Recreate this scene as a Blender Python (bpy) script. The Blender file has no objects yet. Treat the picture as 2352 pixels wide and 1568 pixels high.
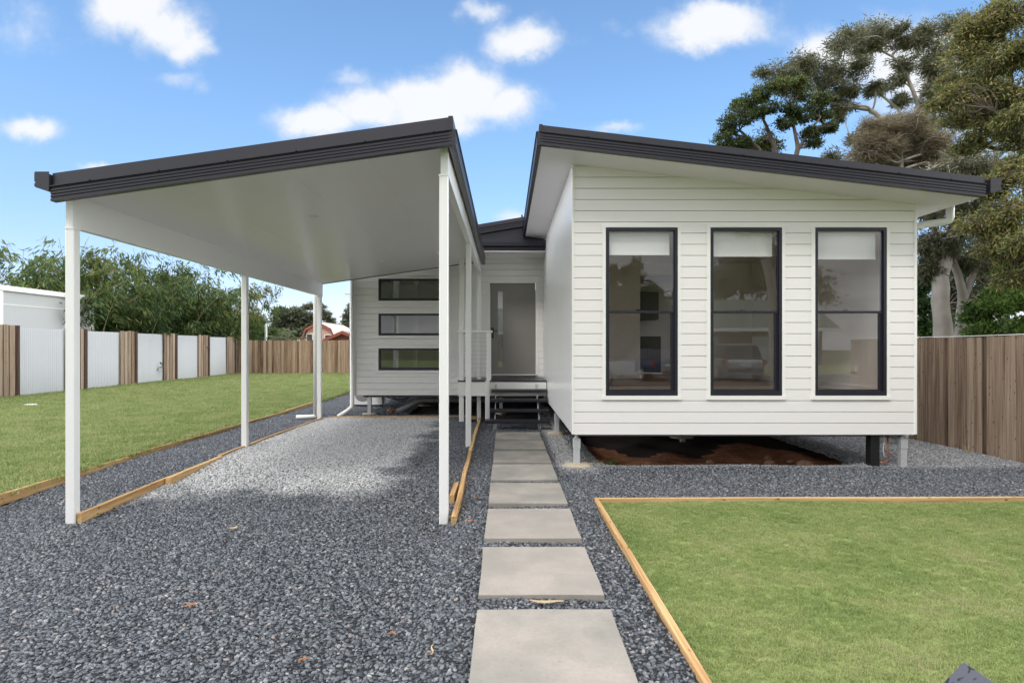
import bpy, math, random
import numpy as np
from mathutils import Vector
SC = bpy.context.scene
COL = SC.collection
R = math.radians
rng = np.random.default_rng(7)
random.seed(7)

# ------------------------------------------------------------------ camera, world, sun, exposure
cam_d = bpy.data.cameras.new("Camera"); cam = bpy.data.objects.new("Camera", cam_d); COL.objects.link(cam)
cam.location = (0, 0, 1.5); cam.rotation_euler = (R(90), 0, 0)
cam_d.sensor_width = 36; cam_d.lens = 36 * 1300 / 2352
cam_d.shift_x = 15 / 2352; cam_d.shift_y = 13 / 2352
cam_d.clip_start = 0.05; cam_d.clip_end = 2000
SC.camera = cam
SUN_EL, SUN_ROT = R(52), R(205)      # sun high, behind the camera and to its left
W = bpy.data.worlds.new("World"); SC.world = W; W.use_nodes = True

def build_world():
    nt = W.node_tree; N = nt.nodes; L = nt.links; N.clear()
    out = N.new('ShaderNodeOutputWorld')
    bg = N.new('ShaderNodeBackground'); L.new(bg.outputs[0], out.inputs[0])
    def M(op, a, b=None, c=None, clamp=False):
        n = N.new('ShaderNodeMath'); n.operation = op; n.use_clamp = clamp
        for i, v in enumerate((a, b, c)):
            if v is None: continue
            if isinstance(v, (int, float)): n.inputs[i].default_value = v
            else: L.new(v, n.inputs[i])
        return n.outputs[0]
    def ramp(x, lo, hi):
        n = N.new('ShaderNodeMapRange'); n.interpolation_type = 'SMOOTHSTEP'
        n.inputs['From Min'].default_value = lo; n.inputs['From Max'].default_value = hi
        L.new(x, n.inputs['Value']); return n.outputs[0]
    tc = N.new('ShaderNodeTexCoord')
    sky = N.new('ShaderNodeTexSky'); sky.sky_type = 'NISHITA'; sky.sun_disc = False
    sky.sun_elevation = SUN_EL; sky.sun_rotation = SUN_ROT
    sky.air_density = 1.0; sky.dust_density = 0.6; sky.ozone_density = 2.0
    k = N.new('ShaderNodeVectorMath'); k.operation = 'SCALE'; k.inputs['Scale'].default_value = SKY_K
    L.new(sky.outputs[0], k.inputs[0])
    hs = N.new('ShaderNodeHueSaturation'); hs.inputs['Saturation'].default_value = 1.0
    hs.inputs['Hue'].default_value = 0.503
    tn = N.new('ShaderNodeMix'); tn.data_type = 'RGBA'; tn.blend_type = 'MULTIPLY'; tn.inputs[0].default_value = 1; tn.inputs[7].default_value = (.98, 1.0, 1.22, 1)
    tg = N.new('ShaderNodeMix'); tg.data_type = 'RGBA'; tg.inputs[6].default_value = (.84, .82, 1.0, 1); tg.inputs[7].default_value = (.95, 1.13, 1.16, 1)
    sz = N.new('ShaderNodeSeparateXYZ'); L.new(tc.outputs['Generated'], sz.inputs[0]); L.new(ramp(sz.outputs[2], .0, .42), tg.inputs[0]); L.new(tg.outputs[2], tn.inputs[7])
    L.new(k.outputs[0], tn.inputs[6]); L.new(tn.outputs[2], hs.inputs['Color'])
    sp = N.new('ShaderNodeSeparateXYZ'); L.new(tc.outputs['Generated'], sp.inputs[0])
    x, y, z = sp.outputs
    ys = M('MAXIMUM', y, 0.06)
    u0 = M('DIVIDE', x, ys); v0 = M('DIVIDE', z, ys)
    cb = N.new('ShaderNodeCombineXYZ'); L.new(u0, cb.inputs[0]); L.new(v0, cb.inputs[1])
    def noise(scale, detail, rough, off):
        mp = N.new('ShaderNodeVectorMath'); mp.operation = 'ADD'; mp.inputs[1].default_value = off
        L.new(cb.outputs[0], mp.inputs[0])
        n = N.new('ShaderNodeTexNoise'); n.inputs['Scale'].default_value = scale
        n.inputs['Detail'].default_value = detail; n.inputs['Roughness'].default_value = rough
        L.new(mp.outputs[0], n.inputs['Vector']); return n.outputs[0]
    nx = noise(9, 7, .62, (3, 1, 0)); ny = noise(9, 7, .62, (7, 9, 4)); nf = noise(16, 9, .6, (1, 5, 2))
    u = M('ADD', u0, M('MULTIPLY', M('SUBTRACT', nx, .5), .085))
    v = M('ADD', v0, M('MULTIPLY', M('SUBTRACT', ny, .5), .075))
    blobs = [(300,10,100,70,1),(370,60,90,62,1),(430,105,72,45,1),(70,290,78,38,.95),(720,285,95,50,1),(830,255,110,52,1),(960,235,110,60,1),(1075,205,90,72,1),
             (1150,235,95,55,1),(1010,285,170,40,.8),(1205,98,110,46,1),(1110,28,62,34,.75),(1650,52,150,58,1),(1590,88,90,40,.9),
             (390,182,75,28,.55),(800,182,62,34,.6),(232,382,62,18,.8),(40,60,180,90,.45),(2070,140,200,110,1),(1890,120,70,60,.9),
             (1430,75,60,40,.4),(2250,260,160,110,.8),(1190,500,60,30,.7),(470,205,40,25,.4),(1400,300,70,16,.6)]
    tot = None
    for cx, cy, rx, ry, w in blobs:
        a = M('DIVIDE', M('SUBTRACT', u, (cx-1161)/1300), rx/1300)
        b = M('DIVIDE', M('SUBTRACT', v, (797-cy)/1300), ry/1300)
        d = M('ADD', M('MULTIPLY', a, a), M('MULTIPLY', b, b))
        g = M('MULTIPLY', M('EXPONENT', M('MULTIPLY', d, -1.0)), w)
        tot = g if tot is None else M('MAXIMUM', M('ADD', M('MULTIPLY', g, .35), tot), g)
    dens = M('ADD', tot, M('MULTIPLY', M('SUBTRACT', nf, .5), .75))
    mask = M('MULTIPLY', ramp(dens, .20, .92), .95)
    mask = M('MULTIPLY', mask, ramp(y, .08, .2))
    # streaked cloud behind the camera, plus unseen fill cloud added beside and above, direction noise in 3-D
    mp = N.new('ShaderNodeMapping'); mp.inputs['Scale'].default_value = (1.2, 1.2, 4.5)
    L.new(tc.outputs['Generated'], mp.inputs[0])
    n3 = N.new('ShaderNodeTexNoise'); n3.inputs['Scale'].default_value = 3.0; n3.inputs['Detail'].default_value = 6
    L.new(mp.outputs[0], n3.inputs['Vector'])
    back = M('MULTIPLY', M('MAXIMUM', ramp(M('SUBTRACT', M('ABSOLUTE', x), M('MULTIPLY', y, 1.08)), .0, .3), ramp(z, .6, .72)), ramp(n3.outputs[0], .15, .42))
    shade = N.new('ShaderNodeMix'); shade.data_type = 'RGBA'
    shade.inputs[6].default_value = (.22, .25, .295, 1); shade.inputs[7].default_value = (.29, .294, .30, 1)
    L.new(ramp(M('ADD', dens, M('MULTIPLY', nx, .2)), .35, 1.0), shade.inputs[0])
    m1 = N.new('ShaderNodeMix'); m1.data_type = 'RGBA'
    L.new(mask, m1.inputs[0]); L.new(hs.outputs[0], m1.inputs[6]); L.new(shade.outputs[2], m1.inputs[7])
    oc = N.new('ShaderNodeMix'); oc.data_type = 'RGBA'
    oc.inputs[6].default_value = (.19, .20, .215, 1); oc.inputs[7].default_value = (.40, .40, .40, 1)
    L.new(ramp(n3.outputs[0], .35, .68), oc.inputs[0])
    lift = M('ADD', 1.0, M('MULTIPLY', M('MULTIPLY', ramp(y, -.8, -.1), M('SUBTRACT', 1.0, M('MULTIPLY', ramp(z, .35, .8), .75))), 4.0))  # extra brightness for the added out-of-frame cloud, as fill light
    ocs = N.new('ShaderNodeVectorMath'); ocs.operation = 'SCALE'; L.new(oc.outputs[2], ocs.inputs[0]); L.new(lift, ocs.inputs['Scale'])
    m2 = N.new('ShaderNodeMix'); m2.data_type = 'RGBA'
    L.new(back, m2.inputs[0]); L.new(m1.outputs[2], m2.inputs[6]); L.new(ocs.outputs[0], m2.inputs[7])
    L.new(m2.outputs[2], bg.inputs[0]); bg.inputs[1].default_value = 1.0
SKY_K = 0.0665
build_world()
sun_d = bpy.data.lights.new("Sun", 'SUN'); sun = bpy.data.objects.new("Sun", sun_d); COL.objects.link(sun)
sun_d.energy = 0.5; sun_d.angle = R(14); sun_d.color = (1, .96, .9)
sdir = Vector((math.sin(SUN_ROT)*math.cos(SUN_EL), math.cos(SUN_ROT)*math.cos(SUN_EL), math.sin(SUN_EL)))
sun.rotation_euler = sdir.to_track_quat('Z', 'Y').to_euler()
SC.view_settings.view_transform = 'Standard'; SC.view_settings.look = 'None'
SC.view_settings.gamma = 1; SC.view_settings.exposure = 1.75
SC.cycles.max_bounces = 8; SC.cycles.transparent_max_bounces = 12; SC.cycles.caustics_reflective = False

# ------------------------------------------------------------------ materials
MATS = {}
def newmat(name):
    m = bpy.data.materials.new(name); m.use_nodes = True; MATS[name] = m
    nt = m.node_tree; b = nt.nodes['Principled BSDF']
    return m, nt, b
def plain(name, col, rough=.5, metal=0, spec=.5, nz=.04, nscale=6, bump=0, bscale=60):
    """paint or metal: a base colour with a faint cloudy variation and optional fine bump"""
    m, nt, b = newmat(name); N = nt.nodes; L = nt.links
    b.inputs['Roughness'].default_value = rough; b.inputs['Metallic'].default_value = metal
    b.inputs['Specular IOR Level'].default_value = spec
    tc = N.new('ShaderNodeTexCoord')
    n = N.new('ShaderNodeTexNoise'); n.inputs['Scale'].default_value = nscale; n.inputs['Detail'].default_value = 5
    L.new(tc.outputs['Object'], n.inputs['Vector'])
    mx = N.new('ShaderNodeMix'); mx.data_type = 'RGBA'
    mx.inputs[6].default_value = (*[c*(1-nz) for c in col], 1); mx.inputs[7].default_value = (*[min(1, c*(1+nz)) for c in col], 1)
    L.new(n.outputs[0], mx.inputs[0]); L.new(mx.outputs[2], b.inputs['Base Color'])
    if bump:
        n2 = N.new('ShaderNodeTexNoise'); n2.inputs['Scale'].default_value = bscale; n2.inputs['Detail'].default_value = 4
        L.new(tc.outputs['Object'], n2.inputs['Vector'])
        bp = N.new('ShaderNodeBump'); bp.inputs['Strength'].default_value = bump; bp.inputs['Distance'].default_value = .01
        L.new(n2.outputs[0], bp.inputs['Height']); L.new(bp.outputs[0], b.inputs['Normal'])
    return m
def ramp_node(nt, stops):
    r = nt.nodes.new('ShaderNodeValToRGB'); e = r.color_ramp.elements
    while len(e) > 1: e.remove(e[0])
    e[0].position = stops[0][0]; e[0].color = (*stops[0][1], 1)
    for p, c in stops[1:]:
        q = e.new(p); q.color = (*c, 1)
    return r
def leafmat(name, stops, trans=.35, rough=.55):
    m, nt, b = newmat(name); N = nt.nodes; L = nt.links
    a = N.new('ShaderNodeAttribute'); a.attribute_name = 'tone'
    r = ramp_node(nt, stops); L.new(a.outputs['Fac'], r.inputs[0])
    L.new(r.outputs[0], b.inputs['Base Color']); b.inputs['Roughness'].default_value = rough
    b.inputs['Specular IOR Level'].default_value = .3
    t = N.new('ShaderNodeBsdfTranslucent'); L.new(r.outputs[0], t.inputs[0])
    mx = N.new('ShaderNodeMixShader'); mx.inputs[0].default_value = trans
    L.new(b.outputs[0], mx.inputs[1]); L.new(t.outputs[0], mx.inputs[2])
    L.new(mx.outputs[0], N['Material Output'].inputs[0])
    return m
def woodmat(name, stops, axis=2, streak=26, rough=.8, knots=True, bump=.35):
    """boards: tone attribute picks the board's colour, stretched noise draws the grain, voronoi the knots"""
    m, nt, b = newmat(name); N = nt.nodes; L = nt.links
    tc = N.new('ShaderNodeTexCoord'); a = N.new('ShaderNodeAttribute'); a.attribute_name = 'tone'
    cmb = N.new('ShaderNodeVectorMath'); cmb.operation = 'SCALE'; cmb.inputs[0].default_value = (7, 13, 31)
    L.new(a.outputs['Fac'], cmb.inputs['Scale'])
    add = N.new('ShaderNodeVectorMath'); L.new(tc.outputs['Object'], add.inputs[0]); L.new(cmb.outputs[0], add.inputs[1])
    mp = N.new('ShaderNodeMapping'); s = [streak]*3; s[axis] = 1.1; mp.inputs['Scale'].default_value = s
    L.new(add.outputs[0], mp.inputs[0])
    n = N.new('ShaderNodeTexNoise'); n.inputs['Scale'].default_value = 1; n.inputs['Detail'].default_value = 7
    n.inputs['Roughness'].default_value = .62; L.new(mp.outputs[0], n.inputs['Vector'])
    s1 = N.new('ShaderNodeMath'); s1.operation = 'MULTIPLY_ADD'; s1.inputs[1].default_value = 1.5; s1.inputs[2].default_value = -.75
    L.new(n.outputs[0], s1.inputs[0])
    s2 = N.new('ShaderNodeMath'); s2.operation = 'ADD'; L.new(s1.outputs[0], s2.inputs[0]); L.new(a.outputs['Fac'], s2.inputs[1])
    r = ramp_node(nt, stops); L.new(s2.outputs[0], r.inputs[0])
    col = r.outputs[0]
    if knots:
        mp2 = N.new('ShaderNodeMapping'); s = [17]*3; s[axis] = 6.5; mp2.inputs['Scale'].default_value = s
        L.new(add.outputs[0], mp2.inputs[0])
        v = N.new('ShaderNodeTexVoronoi'); v.inputs['Scale'].default_value = 1; L.new(mp2.outputs[0], v.inputs['Vector'])
        kr = N.new('ShaderNodeMapRange'); kr.inputs['From Min'].default_value = .06; kr.inputs['From Max'].default_value = .17
        L.new(v.outputs['Distance'], kr.inputs['Value'])
        mx = N.new('ShaderNodeMix'); mx.data_type = 'RGBA'; mx.inputs[6].default_value = (.08, .05, .03, 1)
        L.new(kr.outputs[0], mx.inputs[0]); L.new(col, mx.inputs[7]); col = mx.outputs[2]
    L.new(col, b.inputs['Base Color']); b.inputs['Roughness'].default_value = rough; b.inputs['Specular IOR Level'].default_value = .25
    bp = N.new('ShaderNodeBump'); bp.inputs['Strength'].default_value = bump; bp.inputs['Distance'].default_value = .004
    L.new(n.outputs[0], bp.inputs['Height']); L.new(bp.outputs[0], b.inputs['Normal'])
    return m

plain('white_paint', (.81, .79, .775), .42, nz=.008, nscale=1.5)
plain('white_trim', (.82, .81, .78), .38, nz=.01)
plain('white_metal', (.79, .79, .78), .3, nz=.01)
plain('ceiling_panel', (.86, .84, .87), .27, nz=.012, spec=.55)
plain('side_cladding', (.80, .80, .795), .26, nz=.02, spec=.5, nscale=3)
plain('soffit_paint', (.87, .845, .87), .5, nz=.015)
plain('charcoal_metal', (.019, .018, .027), .32, metal=0, spec=.55, nz=.05)
plain('charcoal_frame', (.014, .014, .024), .35, spec=.5, nz=.05)
plain('black_plastic', (.012, .012, .014), .4)
plain('door_paint', (.205, .193, .177), .45, nz=.02)
plain('galvanised', (.56, .57, .58), .45, metal=.35, nz=.18, nscale=30)
plain('pvc_white', (.74, .74, .72), .35, nz=.02)
plain('pvc_grey', (.22, .22, .22), .4, nz=.04)
plain('copper', (.35, .14, .07), .45, metal=.8, nz=.2)
plain('blind_fabric', (.90, .90, .89), .8, nz=.01)
plain('interior_wall', (.86, .84, .80), .6, nz=.01)
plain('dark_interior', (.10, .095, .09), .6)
plain('colour_white_shed', (.47, .48, .475), .5, nz=.03)
plain('corrugated_white', (.42, .43, .435), .5, nz=.05, nscale=1.3)
plain('cap_plastic', (.62, .62, .58), .5)
plain('pale_concrete', (.42, .36, .27), .9, nz=.2, nscale=20, bump=.4)
plain('rock', (.30, .17, .10), .9, nz=.3, nscale=14, bump=.6, bscale=30)
plain('red_plastic', (.5, .03, .03), .4)
plain('asphalt', (.05, .05, .052), .9, nz=.2, nscale=40, bump=.4, bscale=200)
plain('kerb_concrete', (.34, .33, .31), .85, nz=.1, nscale=8, bump=.3)
plain('brown_brick', (.13, .085, .06), .8, nz=.2, nscale=20, bump=.3)
plain('green_roof', (.12, .16, .13), .5, nz=.06)
plain('pink_render', (.60, .36, .28), .8, nz=.06)
plain('red_trim', (.33, .09, .06), .6)
plain('shed_red', (.30, .12, .09), .7, nz=.08)
plain('pale_roof', (.60, .56, .48), .55, nz=.08)
plain('pink_roof', (.52, .38, .34), .5, nz=.08)
plain('tyre', (.02, .02, .02), .8)
plain('car_silver', (.38, .39, .40), .25, metal=.6, nz=.02)
plain('car_blue', (.03, .05, .12), .25, metal=.3, nz=.02)
plain('car_glass', (.012, .014, .016), .06, spec=.8)
plain('lamp_red', (.45, .02, .02), .2)
plain('plate_white', (.7, .7, .66), .4)
plain('dry_leaf', (.36, .15, .06), .8, nz=.3, nscale=40)
plain('straw', (.48, .37, .22), .9, nz=.2, nscale=40)
plain('gum_bark', (.34, .31, .28), .85, nz=.45, nscale=2.2, bump=.6, bscale=9)
plain('dark_bark', (.11, .085, .07), .9, nz=.35, nscale=5, bump=.6, bscale=20)
plain('cane', (.22, .20, .09), .6, nz=.3, nscale=3)
leafmat('bamboo_leaf', [(0, (.022, .042, .014)), (.4, (.065, .11, .032)), (.7, (.16, .205, .055)), (.93, (.27, .24, .08)), (1, (.38, .15, .05))])
leafmat('gum_leaf', [(0, (0.062, 0.069, 0.035)), (.5, (0.156, 0.163, 0.088)), (.85, (0.250, 0.250, 0.144)), (1, (0.300, 0.225, 0.125))])
leafmat('dark_leaf', [(0, (0.025, 0.040, 0.015)), (.5, (0.069, 0.100, 0.030)), (1, (0.175, 0.194, 0.044))], trans=.25)
leafmat('olive_leaf', [(0, (0.048, 0.062, 0.022)), (.5, (0.156, 0.174, 0.060)), (.85, (0.300, 0.300, 0.096)), (1, (0.336, 0.240, 0.096))])
leafmat('brown_leaf', [(0, (.09, .075, .045)), (.5, (.21, .175, .11)), (1, (.34, .29, .19))], trans=.5)
leafmat('shrub_leaf', [(0, (.012, .025, .010)), (.5, (.06, .12, .03)), (1, (.24, .36, .07))])
leafmat('palm_leaf', [(0, (.05, .08, .03)), (.5, (.13, .18, .08)), (1, (.26, .30, .17))])
leafmat('far_leaf', [(0, (.055, .07, .042)), (.5, (.14, .16, .10)), (1, (.26, .25, .17))])
leafmat('grass_blade', [(0, (.17, .235, .07)), (.5, (.285, .36, .125)), (.85, (.39, .43, .18)), (1, (.46, .43, .24))], trans=.4, rough=.6)
woodmat('old_paling', [(0, (.055, .033, .022)), (.3, (.16, .108, .075)), (.55, (.29, .21, .15)), (.8, (.38, .295, .22)), (1, (.46, .38, .30))], streak=55)
woodmat('new_paling', [(0, (.09, .05, .035)), (.3, (.22, .14, .09)), (.6, (.36, .25, .17)), (1, (.50, .40, .30))])
woodmat('dark_post_wood', [(0, (.035, .022, .017)), (.5, (.10, .06, .045)), (1, (.2, .13, .10))])
woodmat('pine_edging', [(0, (.20, .10, .045)), (.4, (.42, .25, .11)), (.7, (.58, .39, .19)), (1, (.68, .50, .28))], axis=1, streak=30)
woodmat('pine_edging_cross', [(0, (.20, .10, .045)), (.4, (.42, .25, .11)), (.7, (.58, .39, .19)), (1, (.68, .50, .28))], axis=0, streak=30)
woodmat('floorboard', [(0, (.16, .09, .05)), (.5, (.30, .18, .10)), (1, (.44, .29, .17))], axis=0, streak=12, rough=.4, knots=False)

def gravelmat(name, per_instance=True):
    m, nt, b = newmat(name); N = nt.nodes; L = nt.links
    oi = N.new('ShaderNodeObjectInfo')
    geo = N.new('ShaderNodeNewGeometry')
    pos = oi.outputs['Location'] if per_instance else geo.outputs['Position']
    sp = N.new('ShaderNodeSeparateXYZ'); L.new(pos, sp.inputs[0])
    n = N.new('ShaderNodeTexNoise'); n.inputs['Scale'].default_value = 1.6; n.inputs['Detail'].default_value = 5
    L.new(pos, n.inputs['Vector'])
    def M(op, a, b2, clamp=False):
        q = N.new('ShaderNodeMath'); q.operation = op; q.use_clamp = clamp
        for i, v in enumerate((a, b2)):
            if isinstance(v, (int, float)): q.inputs[i].default_value = v
            else: L.new(v, q.inputs[i])
        return q.outputs[0]
    def sm(x, lo, hi):
        q = N.new('ShaderNodeMapRange'); q.interpolation_type = 'SMOOTHSTEP'
        q.inputs['From Min'].default_value = lo; q.inputs['From Max'].default_value = hi
        L.new(x, q.inputs['Value']); return q.outputs[0]
    w = M('MULTIPLY', M('SUBTRACT', n.outputs[0], .5), 1.3)
    X = M('ADD', sp.outputs[0], w); Y = M('ADD', sp.outputs[1], M('MULTIPLY', w, 1.4))
    # dry, dusty stones that the rain never reaches, middle of the parking bay
    dry = M('MULTIPLY', M('MULTIPLY', sm(sp.outputs[0], -4.0, -3.85), sm(X, -1.15, -1.6)), M('MULTIPLY', sm(Y, 5.7, 6.6), sm(sp.outputs[1], 12.25, 12.15)))
    # pale dust washed out along the foot of the front room and its side
    d2 = M('MULTIPLY', M('MULTIPLY', sm(sp.outputs[0], .7, 1.2), sm(sp.outputs[1], 7.0, 7.25)), .35)
    d3 = M('MULTIPLY', M('MULTIPLY', sm(sp.outputs[0], .6, .75), sm(sp.outputs[0], 1.3, 1.0)), M('MULTIPLY', sm(sp.outputs[1], 6.6, 7.3), .7))
    dust = M('MAXIMUM', dry, M('MAXIMUM', d2, d3))
    if per_instance:
        r = ramp_node(nt, [(0, (.034, .038, .046)), (.35, (.072, .080, .093)), (.7, (.118, .128, .144)), (.93, (.18, .19, .206)), (.975, (.30, .30, .305)), (.99, (.22, .16, .13)), (1, (.40, .385, .375))])
        L.new(oi.outputs['Random'], r.inputs[0]); wet = r.outputs[0]
        r2 = ramp_node(nt, [(0, (.30, .30, .305)), (.5, (.45, .45, .45)), (1, (.62, .615, .60))])
        L.new(oi.outputs['Random'], r2.inputs[0]); dr = r2.outputs[0]
        vv = N.new('ShaderNodeTexNoise'); vv.inputs['Scale'].default_value = .8; vv.inputs['Detail'].default_value = 3
        L.new(pos, vv.inputs['Vector'])
    else:
        v = N.new('ShaderNodeTexVoronoi'); v.inputs['Scale'].default_value = 55; L.new(geo.outputs['Position'], v.inputs['Vector'])
        r = ramp_node(nt, [(0, (.004, .0045, .006)), (.5, (.010, .012, .015)), (1, (.03, .033, .038))])
        L.new(v.outputs['Color'], r.inputs[0]); wet = r.outputs[0]
        r2 = ramp_node(nt, [(0, (.06, .06, .06)), (1, (.2, .195, .19))])
        L.new(v.outputs['Color'], r2.inputs[0]); dr = r2.outputs[0]
        bp = N.new('ShaderNodeBump'); bp.inputs['Strength'].default_value = .8; bp.inputs['Distance'].default_value = .02; bp.invert = True
        L.new(v.outputs['Distance'], bp.inputs['Height']); L.new(bp.outputs[0], b.inputs['Normal'])
    mx = N.new('ShaderNodeMix'); mx.data_type = 'RGBA'
    L.new(dust, mx.inputs[0]); L.new(wet, mx.inputs[6]); L.new(dr, mx.inputs[7])
    L.new(mx.outputs[2], b.inputs['Base Color']); b.inputs['Roughness'].default_value = .5
    b.inputs['Specular IOR Level'].default_value = .5
    return m
gravelmat('gravel_stone', True); gravelmat('gravel_bed', False)

def soilmat():
    m, nt, b = newmat('red_soil'); N = nt.nodes; L = nt.links
    g = N.new('ShaderNodeNewGeometry')
    n = N.new('ShaderNodeTexNoise'); n.inputs['Scale'].default_value = 4; n.inputs['Detail'].default_value = 10; n.inputs['Roughness'].default_value = .7
    L.new(g.outputs['Position'], n.inputs['Vector'])
    r = ramp_node(nt, [(.3, (.14, .06, .03)), (.5, (.42, .17, .08)), (.7, (.62, .30, .15))]); L.new(n.outputs[0], r.inputs[0])
    L.new(r.outputs[0], b.inputs['Base Color']); b.inputs['Roughness'].default_value = .95
    bp = N.new('ShaderNodeBump'); bp.inputs['Strength'].default_value = .9; bp.inputs['Distance'].default_value = .05
    L.new(n.outputs[0], bp.inputs['Height']); L.new(bp.outputs[0], b.inputs['Normal'])
soilmat()
plain('shade_painted_soil', (.035, .022, .015), .95, nz=.5, nscale=5, bump=.6, bscale=12)  # soil darkened in colour to stand in for under-floor shade
def lawnmat(name, cols, sc=3.0):
    m, nt, b = newmat(name); N = nt.nodes; L = nt.links
    g = N.new('ShaderNodeNewGeometry')
    n = N.new('ShaderNodeTexNoise'); n.inputs['Scale'].default_value = sc; n.inputs['Detail'].default_value = 8; n.inputs['Roughness'].default_value = .7
    L.new(g.outputs['Position'], n.inputs['Vector'])
    r = ramp_node(nt, cols); L.new(n.outputs[0], r.inputs[0]); L.new(r.outputs[0], b.inputs['Base Color'])
    b.inputs['Roughness'].default_value = .95; b.inputs['Specular IOR Level'].default_value = .1
    return m
lawnmat('lawn_base', [(.3, (.16, .20, .07)), (.5, (.21, .26, .095)), (.7, (.27, .28, .13))])
lawnmat('far_ground_soil', [(.3, (.06, .08, .03)), (.5, (.10, .11, .05)), (.7, (.13, .11, .07))], .4)

def tuftmat():
    """turf blades: colour from the blade's own tone, plus broad paler and drier patches over the lawn"""
    m = MATS['grass_blade']; nt = m.node_tree; N = nt.nodes; L = nt.links
    a = [n for n in N if n.type == 'ATTRIBUTE'][0]; r = [n for n in N if n.type == 'VALTORGB'][0]
    oi = N.new('ShaderNodeObjectInfo')
    n = N.new('ShaderNodeTexNoise'); n.inputs['Scale'].default_value = 1.7; n.inputs['Detail'].default_value = 6; n.inputs['Roughness'].default_value = .65
    L.new(oi.outputs['Location'], n.inputs['Vector'])
    k = N.new('ShaderNodeMath'); k.operation = 'MULTIPLY_ADD'; k.inputs[1].default_value = 2.0; k.inputs[2].default_value = -.97; L.new(n.outputs[0], k.inputs[0])
    q = N.new('ShaderNodeMath'); q.operation = 'MULTIPLY_ADD'; q.inputs[1].default_value = .26; L.new(oi.outputs['Random'], q.inputs[0]); L.new(k.outputs[0], q.inputs[2])
    q2 = N.new('ShaderNodeMath'); q2.operation = 'ADD'; L.new(q.outputs[0], q2.inputs[0]); L.new(a.outputs['Fac'], q2.inputs[1])
    L.new(q2.outputs[0], r.inputs[0])
tuftmat()

def pavermat():
    m, nt, b = newmat('paver_concrete'); N = nt.nodes; L = nt.links
    oi = N.new('ShaderNodeObjectInfo'); g = N.new('ShaderNodeNewGeometry')
    def noise(s, d, r=.6):
        n = N.new('ShaderNodeTexNoise'); n.inputs['Scale'].default_value = s; n.inputs['Detail'].default_value = d
        n.inputs['Roughness'].default_value = r; L.new(g.outputs['Position'], n.inputs['Vector']); return n.outputs[0]
    big = ramp_node(nt, [(.36, (.185, .187, .165)), (.5, (.255, .245, .215)), (.63, (.34, .305, .27))]); L.new(noise(2.2, 6), big.inputs[0])
    fine = ramp_node(nt, [(.3, (.84, .84, .84)), (.7, (1.07, 1.06, 1.05))]); L.new(noise(45, 6, .7), fine.inputs[0])
    mm = N.new('ShaderNodeMix'); mm.data_type = 'RGBA'; mm.blend_type = 'MULTIPLY'; mm.inputs[0].default_value = 1
    L.new(big.outputs[0], mm.inputs[6]); L.new(fine.outputs[0], mm.inputs[7])
    # small dark pits and rusty scuffs
    v = N.new('ShaderNodeTexVoronoi'); v.inputs['Scale'].default_value = 16; L.new(g.outputs['Position'], v.inputs['Vector'])
    mr = N.new('ShaderNodeMapRange'); mr.inputs['From Min'].default_value = .05; mr.inputs['From Max'].default_value = .11; mr.inputs['To Min'].default_value = .55
    L.new(v.outputs['Distance'], mr.inputs['Value'])
    gate = N.new('ShaderNodeMapRange'); gate.inputs['From Min'].default_value = .46; gate.inputs['From Max'].default_value = .55; L.new(noise(5, 3), gate.inputs['Value'])
    mx0 = N.new('ShaderNodeMix'); mx0.inputs[2].default_value = 1; L.new(gate.outputs[0], mx0.inputs[0]); L.new(mr.outputs[0], mx0.inputs[3])
    dk = N.new('ShaderNodeVectorMath'); dk.operation = 'SCALE'; L.new(mm.outputs[2], dk.inputs[0]); L.new(mx0.outputs[0], dk.inputs['Scale'])
    tint = N.new('ShaderNodeMix'); tint.data_type = 'RGBA'; tint.inputs[7].default_value = (.33, .285, .255, 1)
    rr = N.new('ShaderNodeMath'); rr.operation = 'MULTIPLY'; rr.inputs[1].default_value = .6; L.new(oi.outputs['Random'], rr.inputs[0])
    L.new(rr.outputs[0], tint.inputs[0]); L.new(dk.outputs[0], tint.inputs[6])
    L.new(tint.outputs[2], b.inputs['Base Color']); b.inputs['Roughness'].default_value = .75
    bp = N.new('ShaderNodeBump'); bp.inputs['Strength'].default_value = .25; bp.inputs['Distance'].default_value = .004
    L.new(noise(60, 6, .7), bp.inputs['Height']); L.new(bp.outputs[0], b.inputs['Normal'])
pavermat()
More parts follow.
